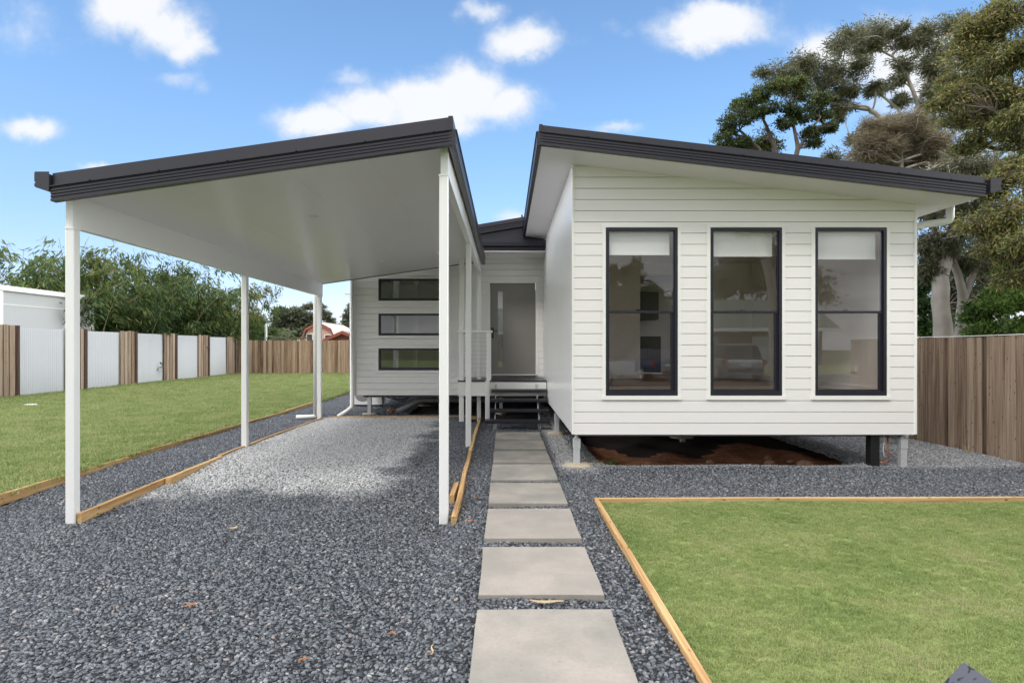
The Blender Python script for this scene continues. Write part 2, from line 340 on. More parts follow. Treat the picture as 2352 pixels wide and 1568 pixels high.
def glassmat(name, tint=.86, ior=1.75):
    m, nt, b = newmat(name); N = nt.nodes; L = nt.links; N.remove(b)
    t = N.new('ShaderNodeBsdfTransparent'); t.inputs[0].default_value = (tint, tint, tint, 1)
    g = N.new('ShaderNodeBsdfGlossy'); g.inputs['Roughness'].default_value = 0; g.inputs[0].default_value = (1, 1, 1, 1)
    tc = N.new('ShaderNodeTexCoord'); n = N.new('ShaderNodeTexNoise'); n.inputs['Scale'].default_value = 1.4; n.inputs['Detail'].default_value = 1
    L.new(tc.outputs['Object'], n.inputs['Vector'])
    bp = N.new('ShaderNodeBump'); bp.inputs['Strength'].default_value = .02; bp.inputs['Distance'].default_value = .01
    L.new(n.outputs[0], bp.inputs['Height']); L.new(bp.outputs[0], g.inputs['Normal'])
    f = N.new('ShaderNodeFresnel'); f.inputs[0].default_value = ior
    gm = N.new('ShaderNodeNewGeometry'); inv = N.new('ShaderNodeMath'); inv.operation = 'SUBTRACT'; inv.inputs[0].default_value = 1; L.new(gm.outputs['Backfacing'], inv.inputs[1])
    mf = N.new('ShaderNodeMath'); mf.operation = 'MULTIPLY'; L.new(f.outputs[0], mf.inputs[0]); L.new(inv.outputs[0], mf.inputs[1])
    mx = N.new('ShaderNodeMixShader'); L.new(mf.outputs[0], mx.inputs[0]); L.new(t.outputs[0], mx.inputs[1]); L.new(g.outputs[0], mx.inputs[2])
    L.new(mx.outputs[0], N['Material Output'].inputs[0])
glassmat('window_glass', .975, 2.0)
def speckmat():
    m, nt, b = newmat('speckled_charcoal'); N = nt.nodes; L = nt.links
    tc = N.new('ShaderNodeTexCoord'); n = N.new('ShaderNodeTexNoise'); n.inputs['Scale'].default_value = 75; n.inputs['Detail'].default_value = 1
    mp = N.new('ShaderNodeMapping'); mp.inputs['Rotation'].default_value = (0, R(40), 0); mp.inputs['Scale'].default_value = (1, 1, .45)
    L.new(tc.outputs['Object'], mp.inputs[0]); L.new(mp.outputs[0], n.inputs['Vector'])
    r = ramp_node(nt, [(.60, (.075, .075, .095)), (.66, (.012, .012, .014))]); L.new(n.outputs[0], r.inputs[0])
    L.new(r.outputs[0], b.inputs['Base Color']); b.inputs['Roughness'].default_value = .5
speckmat()

# ------------------------------------------------------------------ mesh helpers
def link(o, parent=None):
    COL.objects.link(o)
    if parent is not None: o.parent = parent
    return o
def tag(o, label=None, cat=None, group=None, kind=None):
    if label: o['label'] = label
    if cat: o['category'] = cat
    if group: o['group'] = group
    if kind: o['kind'] = kind
    return o
def empty(name, loc=(0, 0, 0), rz=0):
    o = bpy.data.objects.new(name, None); o.empty_display_size = .2
    link(o); o.location = loc; o.rotation_euler = (0, 0, rz); return o
def npmesh(name, V, F, mat, parent=None, tone=None, smooth=False, loc=None):
    """V (n,3), F (m,k) arrays -> one mesh object"""
    V = np.asarray(V, float).reshape(-1, 3); F = np.asarray(F, np.int32)
    me = bpy.data.meshes.new(name); k = F.shape[1]
    me.vertices.add(len(V)); me.vertices.foreach_set('co', V.ravel())
    me.loops.add(F.size); me.loops.foreach_set('vertex_index', F.ravel())
    me.polygons.add(len(F)); me.polygons.foreach_set('loop_start', np.arange(0, F.size, k, dtype=np.int32))
    me.polygons.foreach_set('loop_total', np.full(len(F), k, np.int32))
    if smooth: me.polygons.foreach_set('use_smooth', np.ones(len(F), bool))
    me.update(calc_edges=True); me.validate()
    if tone is not None:
        a = me.attributes.new('tone', 'FLOAT', 'FACE'); a.data.foreach_set('value', np.asarray(tone, np.float32))
    me.materials.append(MATS[mat])
    o = bpy.data.objects.new(name, me); link(o, parent)
    if loc is not None: o.location = loc
    return o
class MB:
    def __init__(s): s.v = []; s.f = []; s.t = []; s.sm = []
    def add(s, vs, fs, tone=.5, smooth=False):
        b = len(s.v); s.v += [tuple(p) for p in vs]
        for f in fs: s.f.append(tuple(b+i for i in f)); s.t.append(tone); s.sm.append(smooth)
        return s
    def box(s, x0, x1, y0, y1, z0, z1, tone=.5):
        return s.add([(x0,y0,z0),(x1,y0,z0),(x1,y1,z0),(x0,y1,z0),(x0,y0,z1),(x1,y0,z1),(x1,y1,z1),(x0,y1,z1)],
                     [(0,3,2,1),(4,5,6,7),(0,1,5,4),(1,2,6,5),(2,3,7,6),(3,0,4,7)], tone)
    def cbox(s, x0, x1, y0, y1, z0, z1, c, tone=.5):
        """box whose four vertical edges are chamfered by c"""
        ring = [(x0+c,y0),(x1-c,y0),(x1,y0+c),(x1,y1-c),(x1-c,y1),(x0+c,y1),(x0,y1-c),(x0,y0+c)]
        return s.loft([[(x,y,z0) for x,y in ring],[(x,y,z1) for x,y in ring]], tone=tone)
    def loft(s, rings, caps=True, tone=.5, smooth=False):
        n = len(rings[0]); vs = [p for r in rings for p in r]; fs = []
        for i in range(len(rings)-1):
            for j in range(n):
                a, b = i*n+j, i*n+(j+1) % n
                fs.append((a, b, b+n, a+n))
        s.add(vs, fs, tone, smooth)
        if caps:
            b = len(s.v)-len(vs)
            s.f.append(tuple(b+n-1-i for i in range(n))); s.t.append(tone); s.sm.append(False)
            s.f.append(tuple(b+len(vs)-n+i for i in range(n))); s.t.append(tone); s.sm.append(False)
        return s
    def prism(s, pts, axis, a, b, tone=.5):
        """2-D polygon extruded along an axis; pts are the other two coordinates in x,y,z order"""
        def mk(p, q):
            return {'x': (q, p[0], p[1]), 'y': (p[0], q, p[1]), 'z': (p[0], p[1], q)}[axis]
        area = sum(pts[i][0]*pts[(i+1) % len(pts)][1]-pts[(i+1) % len(pts)][0]*pts[i][1] for i in range(len(pts)))
        if (area > 0) == (axis == 'y'): pts = pts[::-1]
        return s.loft([[mk(p, a) for p in pts], [mk(p, b) for p in pts]], tone=tone)
    def tube(s, path, r, n=10, tone=.5, caps=True):
        rings = []; P = [Vector(p) for p in path]
        rr = r if isinstance(r, (list, tuple)) else [r]*len(P)
        up = None
        for i, p in enumerate(P):
            d = (P[min(i+1, len(P)-1)]-P[max(i-1, 0)]).normalized()
            if up is None: up = Vector((0, 0, 1)) if abs(d.z) < .9 else Vector((1, 0, 0))
            a = d.cross(up).normalized(); b = d.cross(a); up = -b if True else up
            up = a.cross(d)
            rings.append([tuple(p+(a*math.cos(t)+a.cross(d)*math.sin(t))*rr[i]) for t in [2*math.pi*k/n for k in range(n)]])
        return s.loft(rings, caps, tone, True)
    def disc(s, c, r, h, n=20, axis='z', tone=.5):
        ring = [(math.cos(2*math.pi*k/n)*r, math.sin(2*math.pi*k/n)*r) for k in range(n)]
        if axis == 'z': pts = [(c[0]+a, c[1]+b) for a, b in ring]; return s.prism(pts, 'z', c[2], c[2]+h, tone)
        if axis == 'y': pts = [(c[0]+a, c[2]+b) for a, b in ring]; return s.prism(pts, 'y', c[1], c[1]+h, tone)
        pts = [(c[1]+a, c[2]+b) for a, b in ring]; return s.prism(pts, 'x', c[0], c[0]+h, tone)
    def build(s, name, mat, parent=None, bevel=0, loc=None):
        me = bpy.data.meshes.new(name); me.from_pydata(s.v, [], s.f)
        me.polygons.foreach_set('use_smooth', s.sm)
        a = me.attributes.new('tone', 'FLOAT', 'FACE'); a.data.foreach_set('value', s.t)
        me.materials.append(MATS[mat]); me.update()
        import bmesh
        bm = bmesh.new(); bm.from_mesh(me); bmesh.ops.recalc_face_normals(bm, faces=bm.faces); bm.to_mesh(me); bm.free()
        o = bpy.data.objects.new(name, me); link(o, parent)
        if loc is not None: o.location = loc
        if bevel:
            m = o.modifiers.new('bevel', 'BEVEL'); m.width = bevel; m.segments = 2; m.limit_method = 'ANGLE'; m.angle_limit = R(40)
        return o
def clip_top(poly, za, zb, xa, xb):
    """keep the part of a polygon (x,z) under the line z = za..zb between xa..xb"""
    f = lambda p: za+(zb-za)*(p[0]-xa)/(xb-xa)-p[1]
    out = []
    for i, p in enumerate(poly):
        q = poly[(i+1) % len(poly)]; fp, fq = f(p), f(q)
        if fp >= 0: out.append(p)
        if (fp > 0 > fq) or (fp < 0 < fq):
            t = fp/(fp-fq); out.append((p[0]+(q[0]-p[0])*t, p[1]+(q[1]-p[1])*t))
    return out
def siding(name, parent, x0, x1, z0, zl, zr, y, openings, pitch=.14, mat='white_paint', gap=.008, depth=.022):
    """horizontal boards with shadow grooves, cut round the openings; zl, zr: wall top at x0 and x1"""
    mb = MB(); z = z0
    zmax = max(zl, zr)
    while z < zmax-.01:
        cuts = sorted({z, min(z+pitch-gap, zmax)} | {c for o in openings for c in (o[2], o[3]) if z < c < z+pitch-gap})
        for a, b in zip(cuts[:-1], cuts[1:]):
            xs = [(x0, x1)]
            for o in openings:
                if o[2] < (a+b)/2 < o[3]:
                    xs = [iv for s0, s1 in xs for iv in ((s0, min(s1, o[0])), (max(s0, o[1]), s1)) if iv[1]-iv[0] > .001]
            for s0, s1 in xs:
                poly = clip_top([(s0, a), (s1, a), (s1, b), (s0, b)], zl, zr, x0, x1)
                if len(poly) >= 3: mb.prism(poly, 'y', y, y+depth)
        z += pitch
    # sheet behind the grooves, cut into columns round the openings
    edges = sorted({x0, x1} | {o[0] for o in openings} | {o[1] for o in openings})
    for a, b in zip(edges[:-1], edges[1:]):
        os_ = sorted([o for o in openings if o[0] <= (a+b)/2 <= o[1]], key=lambda o: o[2])
        lo = z0+.002; segs = []
        for o in os_: segs.append((lo, o[2])); lo = o[3]
        segs.append((lo, 99))
        for c, d in segs:
            poly = clip_top([(a, c), (b, c), (b, min(d, zmax)), (a, min(d, zmax))], zl, zr, x0, x1)
            if len(poly) >= 3: mb.prism(poly, 'y', y+.0215, y+.12)
    return mb.build(name, mat, parent)

# ------------------------------------------------------------------ the ground
GX = -3.95
def gz(x, y):
    """gravel level: a shallow dip round the front of the parking bay, small undulations elsewhere"""
    x = np.asarray(x, float); y = np.asarray(y, float)
    sm = lambda t: np.clip(t, 0, 1)**2*(3-2*np.clip(t, 0, 1))
    d = -.085*sm((7.8-y)/2.3)*sm((-.30-x)/.3)
    d += .009*np.sin(x*2.3+.6*y)*np.cos(y*1.7-x)+.006*np.sin(5.1*x+1)*np.sin(4.3*y)
    d -= .10*sm((y-7.22)/.35)*sm((x-1.15)/.3)*sm((4.75-x)/.5)
    return d
def grid(name, x0, x1, y0, y1, step, zf, mat, hole=None):
    nx = int((x1-x0)/step)+2; ny = int((y1-y0)/step)+2
    xs = np.linspace(x0, x1, nx); ys = np.linspace(y0, y1, ny)
    XX, YY = np.meshgrid(xs, ys); ZZ = zf(XX, YY)
    V = np.stack([XX, YY, ZZ], -1).reshape(-1, 3)
    i = np.arange(ny-1)[:, None]*nx+np.arange(nx-1)[None, :]
    F = np.stack([i, i+1, i+nx+1, i+nx], -1).reshape(-1, 4)
    if hole is not None:
        c = V[F].mean(1); F = F[~hole(c[:, 0], c[:, 1])]
    return npmesh(name, V, F, mat, smooth=True)
MB().add([(-400,-300,-.25),(400,-300,-.25),(400,700,-.25),(-400,700,-.25)], [(0,1,2,3)]).build('ground', 'far_ground_soil')['kind'] = 'structure'
SF = lambda x, y: -.16+.035*np.sin(3*x+y)*np.cos(2.2*y)+.03*np.sin(7*x)*np.sin(5*y)+.06*np.clip(y-7.8, 0, 1.2)
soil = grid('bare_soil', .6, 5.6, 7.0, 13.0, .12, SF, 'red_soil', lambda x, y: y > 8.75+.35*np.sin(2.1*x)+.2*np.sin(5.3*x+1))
soil_d = grid('shade_painted_soil', .6, 5.6, 7.0, 13.0, .12, SF, 'shade_painted_soil', lambda x, y: y <= 8.75+.35*np.sin(2.1*x)+.2*np.sin(5.3*x+1)); soil_d['kind'] = 'structure'  # rear of the soil, with the under-floor shade put into its colour
soil['kind'] = 'structure'
soil2 = grid('bare_soil', -3.3, .95, 11.2, 19.8, .15, lambda x, y: -.05+.015*np.sin(6*x+y)*np.cos(4*y), 'shade_painted_soil'); soil2['kind'] = 'structure'  # dark sheet below deck and wing, shade put into its colour

def soil_hole(x, y): return (x > 1.25) & (x < 4.55) & (y > 7.55) & (y < 13.5)
gravel = grid('gravel', -5.04, .865, 1.2, 12.62, .12, lambda x, y: gz(x, y)-.010, 'gravel_bed', lambda x, y: (x > -.80) & (y > 11.35) & (x < .80))
tag(gravel, 'dark blue grey gravel of the driveway and path, dusty under the carport', 'gravel', kind='stuff')
gravel2 = grid('gravel', .865, 6.72, 5.55, 15.5, .12, lambda x, y: gz(x, y)-.012, 'gravel_bed', soil_hole)
tag(gravel2, 'dark gravel strip between the front lawn, the raised room and the fence', 'gravel', kind='stuff')
gravel3 = grid('gravel', -5.04, -2.2, 12.7, 19.5, .15, lambda x, y: gz(x, y)-.010, 'gravel_bed')
tag(gravel3, 'dark gravel strip running back beside the left wing', 'gravel', kind='stuff')
lawn_l = grid('lawn', -14.6, -5.09, 2.0, 30.6, .5, lambda x, y: .012+.02*np.sin(x*.9)*np.cos(y*.7), 'lawn_base')
tag(lawn_l, 'mown green grass in the long side yard by the white fence', 'grass', kind='stuff')
lawn_b = grid('lawn', -5.09, 6.0, 19.5, 30.6, .5, lambda x, y: .012+0*x, 'lawn_base')
tag(lawn_b, 'green grass across the back yard behind the left wing', 'grass', kind='stuff')
lawn_r = grid('lawn', .905, 7.0, -1.5, 5.47, .2, lambda x, y: .002+.008*np.sin(x*1.9)*np.cos(y*1.7), 'lawn_base')
tag(lawn_r, 'short turf of the front lawn with drier yellow patches', 'grass', kind='stuff')

# loose objects used only as instances (never linked to the scene)
def loose(name, V, F, mat, tone=None):
    o = npmesh(name, V, F, mat, tone=tone); COL.objects.unlink(o); return o
def stone_mesh(k):
    r = np.random.default_rng(50+k)
    g = (1+5**.5)/2
    V = np.array([(-1,g,0),(1,g,0),(-1,-g,0),(1,-g,0),(0,-1,g),(0,1,g),(0,-1,-g),(0,1,-g),(g,0,-1),(g,0,1),(-g,0,-1),(-g,0,1)])/1.9
    F = np.array([(0,11,5),(0,5,1),(0,1,7),(0,7,10),(0,10,11),(1,5,9),(5,11,4),(11,10,2),(10,7,6),(7,1,8),(3,9,4),(3,4,2),(3,2,6),(3,6,8),(3,8,9),(4,9,5),(2,4,11),(6,2,10),(8,6,7),(9,8,1)])
    V = V*(1+r.uniform(-.28, .28, (12, 1)))*np.array([1, r.uniform(.6, .85), r.uniform(.42, .6)])
    return loose('pebble', V, F, 'gravel_stone')
def tuft_mesh(k, n, h, spread):
    r = np.random.default_rng(90+k); V = []; F = []; T = []
    for i in range(n):
        a = r.uniform(0, 6.283); p = np.array([r.normal(0, spread), r.normal(0, spread), -.004])
        d = np.array([math.cos(a), math.sin(a), 0]); s = np.array([-math.sin(a), math.cos(a), 0])
        L = h*r.uniform(.6, 1.25); lean = r.uniform(.15, 1.1); w = h*.075
        m = p+np.array([0, 0, L*.6])+d*L*lean*.35; t = p+np.array([0, 0, L*(1.05-.35*lean)])+d*L*lean*.95
        b = len(V); V += [p-s*w, p+s*w, m+s*w*.8, m-s*w*.8, t, t]
        F += [(b, b+1, b+2, b+3), (b+3, b+2, b+4, b+5)]; tt = np.clip(r.normal(.42, .16), 0, .95); T += [tt, tt+.05]
    return loose('grass_tuft', V, F, 'grass_blade', T)
def scatter(obj, sources, dens, smin, smax, seed, flat=True, tilt=.35, scale_far=0.0, bed='gravel_bed'):
    g = bpy.data.node_groups.new('scatter', 'GeometryNodeTree')
    g.interface.new_socket('Geometry', in_out='INPUT', socket_type='NodeSocketGeometry')
    g.interface.new_socket('Geometry', in_out='OUTPUT', socket_type='NodeSocketGeometry')
    N = g.nodes; L = g.links
    gi = N.new('NodeGroupInput'); go = N.new('NodeGroupOutput')
    dp = N.new('GeometryNodeDistributePointsOnFaces'); dp.inputs['Seed'].default_value = seed
    pos = N.new('GeometryNodeInputPosition'); sp = N.new('ShaderNodeSeparateXYZ'); L.new(pos.outputs[0], sp.inputs[0])
    # fewer, larger pieces where they stand far off
    mr = N.new('ShaderNodeMapRange'); mr.inputs['From Min'].default_value = dens[0]; mr.inputs['From Max'].default_value = dens[1]
    mr.inputs['To Min'].default_value = dens[2]; mr.inputs['To Max'].default_value = dens[3]
    L.new(sp.outputs[1], mr.inputs['Value']); L.new(mr.outputs[0], dp.inputs['Density'])
    L.new(gi.outputs[0], dp.inputs['Mesh'])
    jg = N.new('GeometryNodeJoinGeometry')
    for s in reversed(sources):
        oi = N.new('GeometryNodeObjectInfo'); oi.inputs['Object'].default_value = s; oi.inputs['As Instance'].default_value = True
        L.new(oi.outputs['Geometry'], jg.inputs[0])
    ip = N.new('GeometryNodeInstanceOnPoints'); ip.inputs['Pick Instance'].default_value = True
    L.new(dp.outputs['Points'], ip.inputs['Points']); L.new(jg.outputs[0], ip.inputs['Instance'])
    rv = N.new('FunctionNodeRandomValue'); rv.data_type = 'FLOAT_VECTOR'
    rv.inputs[0].default_value = (-tilt, -tilt, 0); rv.inputs[1].default_value = (tilt, tilt, 6.283)
    L.new(rv.outputs[0], ip.inputs['Rotation'])
    rs = N.new('FunctionNodeRandomValue'); rs.data_type = 'FLOAT'; rs.inputs[2].default_value = smin; rs.inputs[3].default_value = smax
    rs.inputs['Seed'].default_value = 3
    pos2 = N.new('GeometryNodeInputPosition'); sp2 = N.new('ShaderNodeSeparateXYZ'); L.new(pos2.outputs[0], sp2.inputs[0])
    ms = N.new('ShaderNodeMapRange'); ms.inputs['From Min'].default_value = dens[0]; ms.inputs['From Max'].default_value = dens[1]
    ms.inputs['To Min'].default_value = 1; ms.inputs['To Max'].default_value = 1+scale_far
    L.new(sp2.outputs[1], ms.inputs['Value'])
    mu = N.new('ShaderNodeMath'); mu.operation = 'MULTIPLY'; L.new(rs.outputs[1], mu.inputs[0]); L.new(ms.outputs[0], mu.inputs[1])
    L.new(mu.outputs[0], ip.inputs['Scale'])
    j2 = N.new('GeometryNodeJoinGeometry'); L.new(ip.outputs[0], j2.inputs[0]); L.new(gi.outputs[0], j2.inputs[0])
    L.new(j2.outputs[0], go.inputs[0])
    m = obj.modifiers.new('scatter', 'NODES'); m.node_group = g
pebbles = [stone_mesh(k) for k in range(6)]
scatter(gravel, pebbles, (4, 12, 2900, 2200), .0072, .0192, 1, scale_far=.15, tilt=.75)
scatter(gravel2, pebbles, (5.5, 14, 2800, 900), .0070, .0185, 2, scale_far=.6, tilt=.75)
scatter(gravel3, pebbles, (12, 20, 1300, 700), .009, .0185, 3, scale_far=.6, tilt=.5)
tufts = [tuft_mesh(k, 28, .019, .017) for k in range(5)]
tufts2 = [tuft_mesh(k+9, 26, .055, .040) for k in range(5)]
scatter(lawn_r, tufts, (2, 5.5, 2300, 1500), .75, 1.25, 5, tilt=.25)
scatter(lawn_l, tufts2, (8, 30, 260, 90), .75, 1.3, 6, tilt=.25, scale_far=.8)
scatter(lawn_b, tufts2, (8, 30, 130, 90), .75, 1.3, 7, tilt=.25, scale_far=.8)

# ------------------------------------------------------------------ stepping stones
pv = [(2.35,3.185),(3.377,4.18),(4.37,5.18),(5.35,6.16),(6.31,7.13),(7.27,8.06),(8.2,8.97),(9.06,9.82)]
pl = ['nearest square concrete paver, cut by the bottom of the picture',
      'pinkish paver with small dark pits and a rust stained front edge, second from the camera',
      'third paver from the camera, pale with faint scratches and a chipped front corner',
      'paver with one round dark spot near its right side, fourth from the camera',
      'plain grey paver level with the front lawn corner, fifth from the camera',
      'sixth paver from the camera, level with the pier at the room corner',
      'second paver from the stairs', 'last thin grey paver at the foot of the stairs']
for i, ((a, b), lb) in enumerate(zip(pv, pl)):
    r = np.random.default_rng(i+3); jx = r.uniform(-.008, .008, 4); cx = .213; rot = r.uniform(-.006, .006)
    ring = []
    hw = .375; cy = (a+b)/2; hy = (b-a)/2
    for sx, sy in ((-1,-1),(1,-1),(1,1),(-1,1)):
        k = len(ring)
        for c in range(4):
            t = c/4; p0 = (sx*hw, sy*hy)
            nxt = {(-1,-1):(1,-1),(1,-1):(1,1),(1,1):(-1,1),(-1,1):(-1,-1)}[(sx,sy)]
            p1 = (nxt[0]*hw, nxt[1]*hy)
            x = p0[0]+(p1[0]-p0[0])*t+r.normal(0,.0022); y = p0[1]+(p1[1]-p0[1])*t+r.normal(0,.0022)
            ring.append((x-rot*y, y+rot*x))
    o = MB().loft([[(x,y,-.05) for x,y in ring],[(x,y,.0) for x,y in ring]]).build('stepping_stone', 'paver_concrete', bevel=.004, loc=(cx, cy, .027))
    o.rotation_euler = (r.uniform(-.006,.006), r.uniform(-.006,.006), 0)
    tag(o, lb, 'paver', 'concrete stepping stones of the front path')

# ------------------------------------------------------------------ timber garden edging
def edging(pts, label, w=.038, h=.11, mat='pine_edging', zt=.028, name='timber_edging', zt2=None):
    """a board bent along pts (x,y); zt, zt2: its top at the start and end"""
    mb = MB(); rings = []; n = len(pts); zt2 = zt if zt2 is None else zt2
    for i, (x, y) in enumerate(pts):
        a = pts[max(i-1, 0)]; b = pts[min(i+1, n-1)]; d = Vector((b[0]-a[0], b[1]-a[1])).normalized(); q = Vector((-d.y, d.x))*w/2
        t = zt+(zt2-zt)*i/(n-1)
        rings.append([(x+q.x, y+q.y, t-h), (x-q.x, y-q.y, t-h), (x-q.x, y-q.y, t), (x+q.x, y+q.y, t)])
    mb.loft(rings, tone=random.uniform(.45, .8))
    o = mb.build(name, mat, bevel=.003)
    return tag(o, label, 'garden edging', 'timber edging boards')
def wob(x0, y0, x1, y1, n, amp, seed):
    r = random.Random(seed); out = []
    for i in range(n+1):
        t = i/n; w = amp*math.sin(t*9+seed)*.6+r.uniform(-amp, amp)*.3
        dx, dy = x1-x0, y1-y0; l = math.hypot(dx, dy)
        out.append((x0+dx*t-dy/l*w, y0+dy*t+dx/l*w))
    return out
edging(wob(-5.06, 2.5, -5.08, 7.6, 8, .02, 1), 'weathered reddish edging board of the side lawn nearest the camera, left of the front posts', zt=.02, zt2=.03)
edging(wob(-5.10, 7.62, -5.02, 13.0, 8, .02, 2), 'middle edging board of the side lawn behind the left carport posts', zt=.045)
edging(wob(-5.04, 13.02, -5.2, 19.4, 6, .02, 3), 'far edging board of the side lawn ending behind the left wing corner', zt=.055, zt2=.07)
edging(wob(-3.86, 5.12, -3.93, 6.62, 3, .008, 4), 'short edging board starting at the front left carport post', zt=.0, zt2=-.005)
edging(wob(-3.85, 6.45, -3.89, 7.75, 3, .006, 5), 'thick pale edging block lapped over the left edging of the parking bay', w=.055, zt=.015, zt2=.015)
edging(wob(-3.93, 7.77, -3.94, 9.6, 4, .02, 6), 'left edging board of the parking bay around the middle post', zt=.02)
edging(wob(-3.94, 9.62, -3.86, 11.95, 4, .015, 7), 'left edging board of the parking bay reaching the rear post and white downpipe', zt=.02)
edging(wob(-3.80, 12.15, -.62, 12.17, 8, .012, 8), 'edging board across the back end of the parking bay', mat='pine_edging_cross', zt=.02)
edging(wob(-.455, 4.98, -.50, 8.0, 5, .008, 9), 'near edging board between the right carport posts and the path, raised off the gravel', w=.045, zt=.01, zt2=.04)
edging(wob(-.505, 8.02, -.53, 11.7, 5, .01, 10), 'far edging board between the right carport posts and the path', w=.045, zt=.04)
edging([(-.545, 5.75), (-.545, 6.3)], 'short reddish timber peg beside the right edging board near the front post', w=.05, zt=-.0, name='timber_peg')
edging(wob(.885, -1.4, .885, 5.50, 10, .006, 11), 'edging board along the path side of the front lawn', w=.04, zt=.032)
edging(wob(.87, 5.51, 6.75, 5.58, 8, .006, 12), 'edging board along the house side of the front lawn', w=.04, mat='pine_edging_cross', zt=.032)

# ------------------------------------------------------------------ the white house
house = empty('white_house', (0, 7.1, 0))
tag(house, 'white raised weatherboard house with charcoal roofs and three tall front windows', 'house')
HP = lambda o: o
def part(mb, name, mat, bevel=0, parent=None):
    """a part of the house: geometry in world metres, parented to the house's empty"""
    o = mb.build(name, mat, house if parent is None else parent, bevel)
    o.location = (0, -7.1, 0) if parent is None else (0, 0, 0)
    return o
def shift(o): o.location = (0, -7.1, 0); return o
TAN = .1168
ZS = lambda x: 3.79-TAN*(x-.84)           # soffit of the front room roof
YF = 7.10; YD = 12.62
wins = [(1.257,2.158),(2.568,3.464),(3.880,4.776)]; WZ0, WZ1 = .893, 2.997
o = siding('front_wall', house, .84, 5.15, .413, ZS(.84)+.01, ZS(5.15)+.01, YF, [(a, b, WZ0, WZ1) for a, b in wins]); shift(o)
# corner stops of the front room
part(MB().box(.834, .862, YF-.012, YF+.03, .408, ZS(.85)), 'corner_trim', 'white_trim', .002)
part(MB().box(5.128, 5.156, YF-.012, YF+.03, .408, ZS(5.15)-.002), 'corner_trim', 'white_trim', .002)
part(MB().prism([(.862, .404), (5.128, .404), (5.128, .4115), (.862, .4115)], 'y', YF-.004, YF+.03), 'starter_strip', 'white_metal')
# side wall: vertical sheets with fine joints
mb = MB(); y = YF+.03
while y < YD:
    y2 = min(y+.9, YD); mb.box(.838, .90, y, y2-.004, .41, 3.80); y = y2
mb.box(.845, .92, YF+.03, YD, .412, 3.79)
part(mb, 'side_wall', 'side_cladding')
for a, b, c, d in ((YF+.13, 9.0, .41, ZS(5.15)), (10.3, 12.6, .41, ZS(5.15)), (14.2, 19.9, .41, ZS(5.15)), (9.0, 10.3, .41, 1.57), (9.0, 10.3, 2.9, ZS(5.15)), (12.6, 14.2, .41, 1.5), (12.6, 14.2, 2.9, ZS(5.15))): part(MB().box(5.07, 5.15, a, b, c, d), 'side_wall', 'side_cladding')  # the rear opening is added to let daylight into the rooms
part(MB().prism([(.84, 3.70), (.90, 3.70), (.90, 3.785), (.84, 3.785)], 'y', 7.14, YD), 'wall_top_trim', 'soffit_paint') if False else None

def fascia_profile(h=.235, flash=.088):
    """(out, up) outline of a ribbed fascia board with the flashing standing over it"""
    p = [(-.03, 0), (.034, 0), (.034, .010)]
    hb = h-flash; n = 4; step = (hb-.02)/n
    for i in range(n):
        z = .010+i*step
        p += [(.034, z+step*.45), (.026, z+step*.58), (.026, z+step*.82), (.034, z+step*.98)]
    p += [(.034, hb-.006), (.046, hb-.004), (.046, hb+.004), (.014, hb+.008), (.010, h), (-.03, h)]
    return p
def fascia_front(mb, xa, za, xb, zb, y, prof):
    mb.loft([[(xa, y-o_, za+u) for o_, u in prof], [(xb, y-o_, zb+u) for o_, u in prof]])
def fascia_side(mb, x, sgn, z, y0, y1, prof):
    mb.loft([[(x+sgn*o_, y0, z+u) for o_, u in prof], [(x+sgn*o_, y1, z+u) for o_, u in prof]])
def quadgutter(mb, x, sgn, ztop, y0, y1, w=.125, h=.155):
    """open eaves gutter along Y with two ribs on its face; x: back of the gutter"""
    p = [(0, -h-.012), (.012, -h-.02), (w-.012, -h+.012), (w, -h+.024), (w, -.105), (w-.008, -.10), (w-.008, -.09), (w, -.085), (w, -.012), (w-.006, 0),
         (w-.016, 0), (w-.016, -.02), (w-.014, -h+.034), (w-.02, -h+.026), (.012, -h+.0), (.010, -.02), (0, -.02)]
    mb.loft([[(x+sgn*a, y0, ztop+b) for a, b in p], [(x+sgn*a, y1, ztop+b) for a, b in p]])
    for yy, t in ((y0-.0035, .003), (y1+.0005, .003)):      # stop ends
        q = p[:10]+[(0, 0)]
        mb.loft([[(x+sgn*a, yy, ztop+b) for a, b in q], [(x+sgn*a, yy+t, ztop+b) for a, b in q]])
# roof of the front room
XL, XR, YR0, YR1 = .40, 5.56, 6.58, 12.85
prof = fascia_profile(.237, .088)
roof_o = part(MB().loft([[(x, yy, ZS(x)+dz) for yy, dz in ((YR0+.02, .0), (YR1, .0), (YR1, .205), (YR0+.02, .205))] for x in (XL+.02, XR-.02)]), 'front_room_roof', 'soffit_paint')
mb = MB(); fascia_front(mb, XL, ZS(XL), XR, ZS(XR), YR0, prof); part(mb, 'fascia', 'charcoal_metal')
mb = MB(); fascia_side(mb, XL, -1, ZS(XL), YR0-.03, YR1, prof); part(mb, 'fascia', 'charcoal_metal')
mb = MB()                                              # roof sheeting with standing ribs
mb.loft([[(x, yy, ZS(x)+dz) for yy, dz in ((YR0-.01, .207), (YR1, .207), (YR1, .216), (YR0-.01, .216))] for x in (XL, XR+.03)])
for i in range(9):
    yy = YR0+.2+i*.7; mb.loft([[(x, yy+a, ZS(x)+b) for a, b in ((0, .216), (.05, .216), (.04, .235), (.01, .235))] for x in (XL, XR+.03)])
part(mb, 'roof_sheeting', 'charcoal_metal')
mb = MB(); quadgutter(mb, XR+.035, 1, ZS(XR)+.21, YR0-.05, YR1); part(mb, 'gutter', 'charcoal_metal')
for i in range(9): part(MB().disc((XL+.55+i*.6, YR0-.055, ZS(XL+.55+i*.6)+.155), .008, .012, 8, 'y'), 'screw', 'charcoal_metal')
